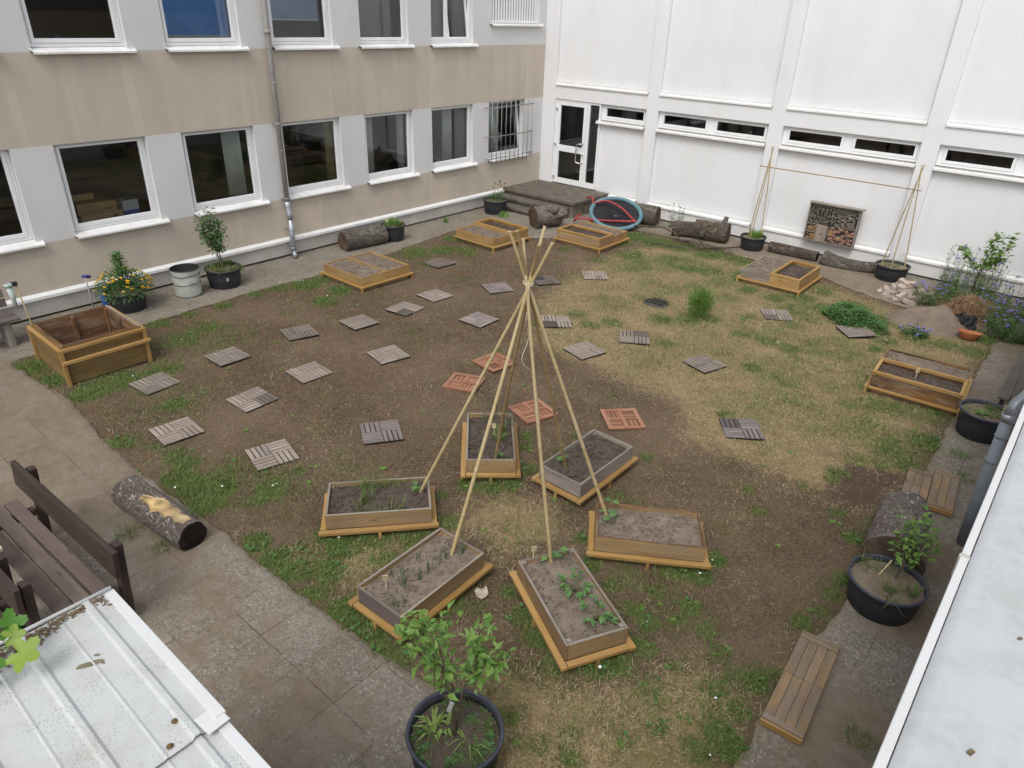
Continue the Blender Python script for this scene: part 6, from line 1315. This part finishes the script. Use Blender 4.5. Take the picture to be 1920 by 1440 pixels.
mb = MB(); mb.tube([(-.5, -.2, -.05), (-.2, -.08, .04), (.0, .0, .065), (.10, .03, .08)], [.006, .005, .003, .002], 6); mb.build('stem', 'greenstem', vn)

# ---------------------------------------------------------------- things behind the windows
def curtain(label, y0, y1, z0, z1, d, mat='curtain'):
    mb = MB(); n = 40; A = [mb.vert((-d - .025 * math.sin(k * 1.25), y0 + (y1 - y0) * k / n, z0)) for k in range(n + 1)]; B = [mb.vert((-d - .025 * math.sin(k * 1.25), y0 + (y1 - y0) * k / n, z1)) for k in range(n + 1)]
    for k in range(n): mb.face([A[k], A[k + 1], B[k + 1], B[k]], None, 0, True)
    o = mb.build('curtain', mat); m_ = o.modifiers.new('t', 'SOLIDIFY'); m_.thickness = .004; tag(o, label, 'curtain', 'curtains behind the windows')
curtain('white curtain gathered at the right side of the window above the oval crowned tree', -9.62, -9.25, 1.36, 2.75, .22); curtain('narrow yellowish curtain at the right edge of the window beside the downpipe', -7.28, -7.08, 1.36, 2.75, .22, 'yellowcurtain')
curtain('white curtain at the left side of the lower window above the grey log', -6.30, -5.98, 1.36, 2.75, .22); curtain('pale curtain at the right side of the lower window above the grey log', -5.22, -5.04, 1.36, 2.75, .24); curtain('white curtain hanging in the middle of the lower window left of the barred one', -3.72, -3.42, 1.36, 2.75, .24); curtain('beige curtain at the right of the lower window left of the barred one', -3.30, -2.95, 1.36, 2.75, .25, 'greyblind'); curtain('white net curtain gathered behind the barred window', -1.95, -1.55, 1.36, 2.75, .3)
curtain('grey curtain at the right of the upper window with the tilted sash', -3.35, -2.95, 4.15, 5.6, .24, 'greyblind')
def blind(label, y0, y1, z0, z1, mat):
    o = thing('roller_blind', label, 'blind', (-.20, (y0 + y1) / 2, z0), 0, 'roller blinds behind the upper windows'); L = y1 - y0; mb = MB(); mb.box((0, 0, (z1 - z0) / 2), (.004, L, z1 - z0)); mb.build('cloth', mat, o); mb = MB(); mb.box((.004, 0, .0), (.014, L, .022)); mb.build('bottom_bar', 'curtain', o)
blind('bright blue blind lowered almost to the sill of an upper window', -10.45, -9.16, 4.24, 5.6, 'blueblind'); blind('pale blue blind half lowered in the upper window right of the downpipe', -8.36, -7.20, 4.52, 5.6, 'paleblind'); blind('grey blind closed in the upper window above the lone curtain window', -6.3, -5.3, 4.16, 5.6, 'greyblind'); blind('grey brown blind in the left light of the upper window with tilted sash', -4.26, -3.72, 4.16, 5.6, 'greyblind')
def carton(label, c, d, mat, rz=0, extra=None):
    o = thing('carton', label, 'box', c, rz, 'cartons on the inner window ledge'); mb = MB(); mb.box((0, 0, d[2] / 2), d); mb.build('box_body', mat, o, .004)
    for (nm, m_, cc, dd) in (extra or []): mb = MB(); mb.box(cc, dd); mb.build(nm, m_, o)
carton('brown open carton with raised flap behind the window above the yellow flowers', (-.40, -12.02, 1.302), (.36, .70, .20), 'card', .03, [('printed_mark', 'carddark', (.182, .22, .10), (.003, .08, .07)), ('printed_band', 'carddark', (.182, .0, .02), (.003, .6, .008))])
carton('brown carton stacked on the open one behind the window above the yellow flowers', (-.42, -12.05, 1.504), (.32, .64, .17), 'card', -.04, [('flap', 'card', (-.15, -.12, .21), (.01, .4, .12)), ('printed_band', 'carddark', (.162, .0, .04), (.003, .5, .007))])
carton('blue and white carton right of the brown cartons behind the window', (-.36, -11.52, 1.302), (.26, .28, .16), 'bluebox', .05, [('white_upper_part', 'whitebox', (0, 0, .245), (.255, .275, .17)), ('printed_line', 'carddark', (.03, .02, .331), (.07, .12, .002)), ('white_corner', 'whitebox', (.132, -.08, .03), (.003, .05, .05))])
for (lb, c, m_) in (('small pale pot on the inner ledge of the upper window right of the downpipe', (-.3, -8.2, 4.102), 'sleeve'), ('small white pot in the middle of the upper window right of the downpipe', (-.3, -7.65, 4.102), 'sleeve'), ('orange flower pot in the upper window right of the downpipe', (-.3, -7.28, 4.102), 'terra')):
    mb = MB(); mb.lathe([(.04, 0), (.06, .10), (.065, .105), (.055, .105), (.05, .08), (0, .08)], 18); o = mb.build('window_pot', m_); o.location = c; tag(o, lb, 'pot', 'pots on the upper inner ledge')
mb = MB(); mb.lathe([(.05, 0), (.05, .14), (0, .14)], 16); o = mb.build('cup', 'petalB'); o.location = (-.3, -12.02, 4.102); tag(o, 'small lilac cup inside the upper window at the left picture edge', 'cup')
fn = thing('standing_fan', 'round pale blue fan standing behind the barred window', 'fan', (-.42, -1.45, 1.302)); mb = MB(); mb.lathe([(.09, 0), (.09, .02), (.015, .03), (.012, .42), (0, .42)], 20); mb.build('stand', 'greyblind', fn)
mb = MB(); mb.tube([(0, 0, .44), (.03, -.01, .46)], [.17, .17], 28); mb.tube([(.03, -.01, .46), (.06, -.02, .48)], [.17, .10], 28); mb.build('head', 'paleblind', fn)

# ---------------------------------------------------------------- grass, straw, clover, daisies, chips
class Fast:
    def __init__(s): s.v = []; s.f = []; s.t = []; s.n = 0
    def add(s, v, nv, faces, t):
        m = len(v) // nv; base = s.n + np.arange(m)[:, None, None] * nv; s.v.append(v); s.f.append((base + np.array(faces)[None]).reshape(-1, len(faces[0]))); s.t.append(t); s.n += len(v)
    def build(s, name, mat):
        v = np.concatenate(s.v); f = np.concatenate(s.f); t = np.concatenate(s.t); me = bpy.data.meshes.new(name)
        me.vertices.add(len(v)); me.vertices.foreach_set('co', v.ravel().astype(np.float32)); k = f.shape[1]
        me.loops.add(f.size); me.loops.foreach_set('vertex_index', f.ravel().astype(np.int32)); me.polygons.add(len(f)); me.polygons.foreach_set('loop_start', np.arange(0, f.size, k, dtype=np.int32))
        me.materials.append(MT[mat]); a = me.color_attributes.new('tint', 'FLOAT_COLOR', 'POINT'); a.data.foreach_set('color', np.concatenate([t, np.ones((len(t), 1))], 1).ravel().astype(np.float32))
        me.update(); me.validate(); o = bpy.data.objects.new(name, me); S.collection.objects.link(o); return o
OBST = [(c[0], c[1], R(a), .53, .285) for c, a in BEDS.values()] + [(2.20, -8.29, 0, .6, .6), (2.235, -4.58, 0, .6, .6), (3.965, -2.97, 0, .6, .6), (8.32, -2.47, 0, .6, .6), (11.735, -5.72, R(-86), .6, .58), (2.27, -13.505, 0, .57, .56)] + [(x, y, R(a), .25, .25) for x, y, a, *_ in TILES]
def clear(x, y, m=.0):
    ok = np.ones(len(x), bool)
    for (cx, cy, a, hx, hy) in OBST:
        dx, dy = x - cx, y - cy; u = dx * math.cos(a) + dy * math.sin(a); v = -dx * math.sin(a) + dy * math.cos(a); ok &= ~((abs(u) < hx + m) & (abs(v) < hy + m))
    return ok
def cand(n, wfun, seed, near=True):
    g = np.random.default_rng(seed); x = g.uniform(-.2, 13.2, n * 9); y = g.uniform(-16.6, -.5, n * 9); k = g.random(n * 9)
    m = k < wfun(x, y); x, y = x[m], y[m]; m = clear(x, y); return x[m][:n], y[m][:n], g
def blades(fast, x, y, g, L, W, zlean, curl, tcol):
    n = len(x); z = np.maximum(gz(x, y), .0); a = g.uniform(0, 6.283, n); l = L * g.uniform(.5, 1.3, n); w_ = W * g.uniform(.7, 1.3, n); ln = np.clip(g.normal(zlean, .25, n), .05, 1.5)
    hx, hy = np.cos(a), np.sin(a); up = np.cos(ln) * l; out_ = np.sin(ln) * l; sx, sy = -hy * w_ / 2, hx * w_ / 2
    p0 = np.stack([x - sx, y - sy, z], 1); p1 = np.stack([x + sx, y + sy, z], 1); mz = z + up * .62
    p2 = np.stack([x + hx * out_ * .5 + sx * .8, y + hy * out_ * .5 + sy * .8, mz], 1); p3 = np.stack([x + hx * out_ * .5 - sx * .8, y + hy * out_ * .5 - sy * .8, mz], 1); p4 = np.stack([x + hx * out_, y + hy * out_, z + up * (1 - curl)], 1); p5 = p4 + np.stack([sx * .2, sy * .2, sx * 0], 1)
    v = np.stack([p0, p1, p2, p3, p4, p5], 1).reshape(-1, 3); t = np.repeat(tcol(n, g), 6, 0); fast.add(v, 6, [[0, 1, 2, 3], [3, 2, 5, 4]], t)
def tc(a0, a1, y=.0):
    return lambda n, g: np.stack([g.uniform(a0, a1, n), np.clip(g.normal(y, .25, n), 0, 1), g.random(n)], 1)
lawnin = lambda x, y: inside(LAWNJ, x, y) | (dist(LAWNJ, x, y) < .05)
F_ = Fast(); x, y, g = cand(95000, lambda x, y: 1.1 * w_green(x, y) ** 1.2 * lawnin(x, y), 1); blades(F_, x, y, g, .062, .0045, .6, .15, tc(0, 1))
x, y, g = cand(20000, lambda x, y: np.clip(.16 * (vnoise(x, y, 1.7, 40) - .38) * 3 * (1 + 2 * w_dry(x, y)), 0, 1) * inside(LAWNJ, x, y), 2); blades(F_, x, y, g, .055, .005, .6, .15, tc(0, 1, .2))
x, y, g = cand(2600, lambda x, y: np.clip((vnoise(x, y, 2.3, 41) - .56) * 4, 0, .6) * ~inside(LAWNJ, x, y), 3); blades(F_, x, y, g, .05, .005, .6, .15, tc(0, 1, .2))
tag(F_.build('grass', 'grass'), 'short green grass growing in tufts on the lawn', 'grass', kind='stuff')
F_ = Fast(); x, y, g = cand(85000, lambda x, y: (.08 * np.clip((vnoise(x, y, 2.2, 44) - .35) * 2.5, 0, 1) + .85 * w_dry(x, y) * np.clip((vnoise(x, y, 3.1, 45) - .22) * 2.2, .1, 1)) * inside(LAWNJ, x, y), 4); blades(F_, x, y, g, .06, .0042, 1.25, .2, tc(0, 1, .1))
tag(F_.build('dry_grass', 'straw'), 'flat dry straw coloured grass on the lawn', 'dry grass', kind='stuff')
F_ = Fast(); x, y, g = cand(16000, lambda x, y: .6 * np.clip(w_green(x, y) * 1.2 - .45, 0, 1) * (vnoise(x, y, 2.6, 47) > .5) * lawnin(x, y), 5)
n = len(x); z = gz(x, y) + g.uniform(.012, .05, n); a = g.uniform(0, 6.283, n); r = g.uniform(.010, .020, n); tl = g.uniform(-.5, .5, (n, 2)); P4 = []
for k in range(5):
    b = a + k * 1.2566; P4.append(np.stack([x + r * np.cos(b), y + r * np.sin(b), z + r * (tl[:, 0] * np.cos(b) + tl[:, 1] * np.sin(b))], 1))
F_.add(np.stack(P4, 1).reshape(-1, 3), 5, [[0, 1, 2, 3, 4]], np.repeat(tc(0, 1)(n, g), 5, 0)); tag(F_.build('clover', 'clover'), 'small round clover and weed leaves between the grass', 'weeds', kind='stuff')
F_ = Fast(); x, y, g = cand(420, lambda x, y: np.clip(w_green(x, y) - .45, 0, 1) * (vnoise(x, y, 1.4, 49) > .5) * inside(LAWNJ, x, y), 6)
n = len(x); z = gz(x, y) + g.uniform(.05, .08, n); r = g.uniform(.008, .015, n); tl = g.uniform(-.4, .4, (n, 2)); P4 = []
for k in range(7):
    b = k * .8976; P4.append(np.stack([x + r * np.cos(b), y + r * np.sin(b), z + r * (tl[:, 0] * np.cos(b) + tl[:, 1] * np.sin(b))], 1))
F_.add(np.stack(P4, 1).reshape(-1, 3), 7, [[0, 1, 2, 3, 4, 5, 6]], np.ones((n * 7, 3))); tag(F_.build('daisies', 'petalW'), 'tiny white daisies scattered in the green grass', 'daisies', kind='stuff')
# crumbs of soil, wood chips and grit lying everywhere
def crumbs(name, mat, label, n, rlo, rhi, wf, seed):
    F_ = Fast(); x, y, g = cand(n, wf, seed); n = len(x); z = np.where(inside(LAWNJ, x, y), gz(x, y), .018); r = g.uniform(rlo, rhi, n) * g.uniform(.5, 1, n); a = g.uniform(0, 6.283, n); P4 = []
    for k in range(3):
        b = a + k * 2.094; P4.append(np.stack([x + r * np.cos(b), y + r * np.sin(b), z - .002], 1))
    P4.append(np.stack([x + r * .3 * np.cos(a), y + r * .3 * np.sin(a), z + r * .8], 1)); F_.add(np.stack(P4, 1).reshape(-1, 3), 4, [[0, 1, 3], [1, 2, 3], [2, 0, 3]], np.ones((n * 4, 3))); tag(F_.build(name, mat), label, 'debris', kind='stuff')
crumbs('soil_crumbs', 'darksoil', 'small clods of soil on the bare ground', 14000, .006, .018, lambda x, y: (.25 + .75 * (1 - w_dry(x, y))) * inside(LAWNJ, x, y), 7)
crumbs('wood_chips', 'chip', 'pale wood chips and bits of grit on the soil and pavement', 12000, .003, .010, lambda x, y: np.clip(.5 + (vnoise(x, y, 1.1, 51) - .5) * 3, .1, 1), 8)
# broad leaved weeds
random.seed(91); mb = MB()
gx, gy, g = cand(620, lambda x, y: np.clip(w_green(x, y) - .2, 0, .8) * inside(LAWNJ, x, y), 9)
for x, y, z in zip(gx, gy, gz(gx, gy)): rosette(mb, (x, y, max(z, 0) + .005), random.randint(5, 9), random.uniform(.025, .055), random.uniform(.010, .018), random.uniform(.4, 1.1))
gx, gy, g = cand(260, lambda x, y: np.clip((vnoise(x, y, 1.9, 55) - .52) * 3, 0, .5) * inside(LAWNJ, x, y), 10)
for x, y, z in zip(gx, gy, gz(gx, gy)): rosette(mb, (x, y, max(z, 0) + .005), random.randint(5, 8), random.uniform(.03, .06), random.uniform(.010, .02), .6)
tag(mb.build('broad_weeds', 'leaf'), 'broad leaved weed rosettes spread over the lawn', 'weeds', kind='stuff')
mb = MB()
for (cx, cy) in ((12.05, -13.2), (12.0, -13.0), (11.85, -12.7), (11.7, -12.35), (11.95, -12.5), (12.15, -12.3), (6.3, -13.75), (6.5, -13.9), (6.35, -14.2), (5.9, -14.2), (6.75, -14.3), (7.0, -14.85), (6.55, -14.95), (8.0, -13.6), (8.3, -13.7), (7.8, -13.3), (9.0, -11.0), (8.9, -10.8), (12.6, -7.4), (12.75, -7.9), (12.9, -12.4)):
    grass_tuft(mb, (cx, cy, .0), 70, .12, .15, .006, .75)
tag(mb.build('long_grass', 'grass'), 'longer loose grass tufts around logs and beds', 'grass', kind='stuff')
mb = MB(); rows = []
for j in range(5):
    rows.append([mb.vert((.13 * (i / 4 - .5) * (1 - .35 * abs(j - 2) / 2), .14 * (j / 4 - .5), .012 + .03 * mnoise.noise(Vector((i * .9, j * .9, 3))) + .012 * abs(i - 2))) for i in range(5)])
for A, B in zip(rows, rows[1:]):
    for i in range(4): mb.face([A[i], A[i + 1], B[i + 1], B[i]], None, 0, False)
o = mb.build('dead_leaf', 'chip'); o.location = (9.75, -13.18, .012); o.rotation_euler = (0, 0, .7); tag(o, 'single curled pale dead leaf between the two front beds', 'leaf')
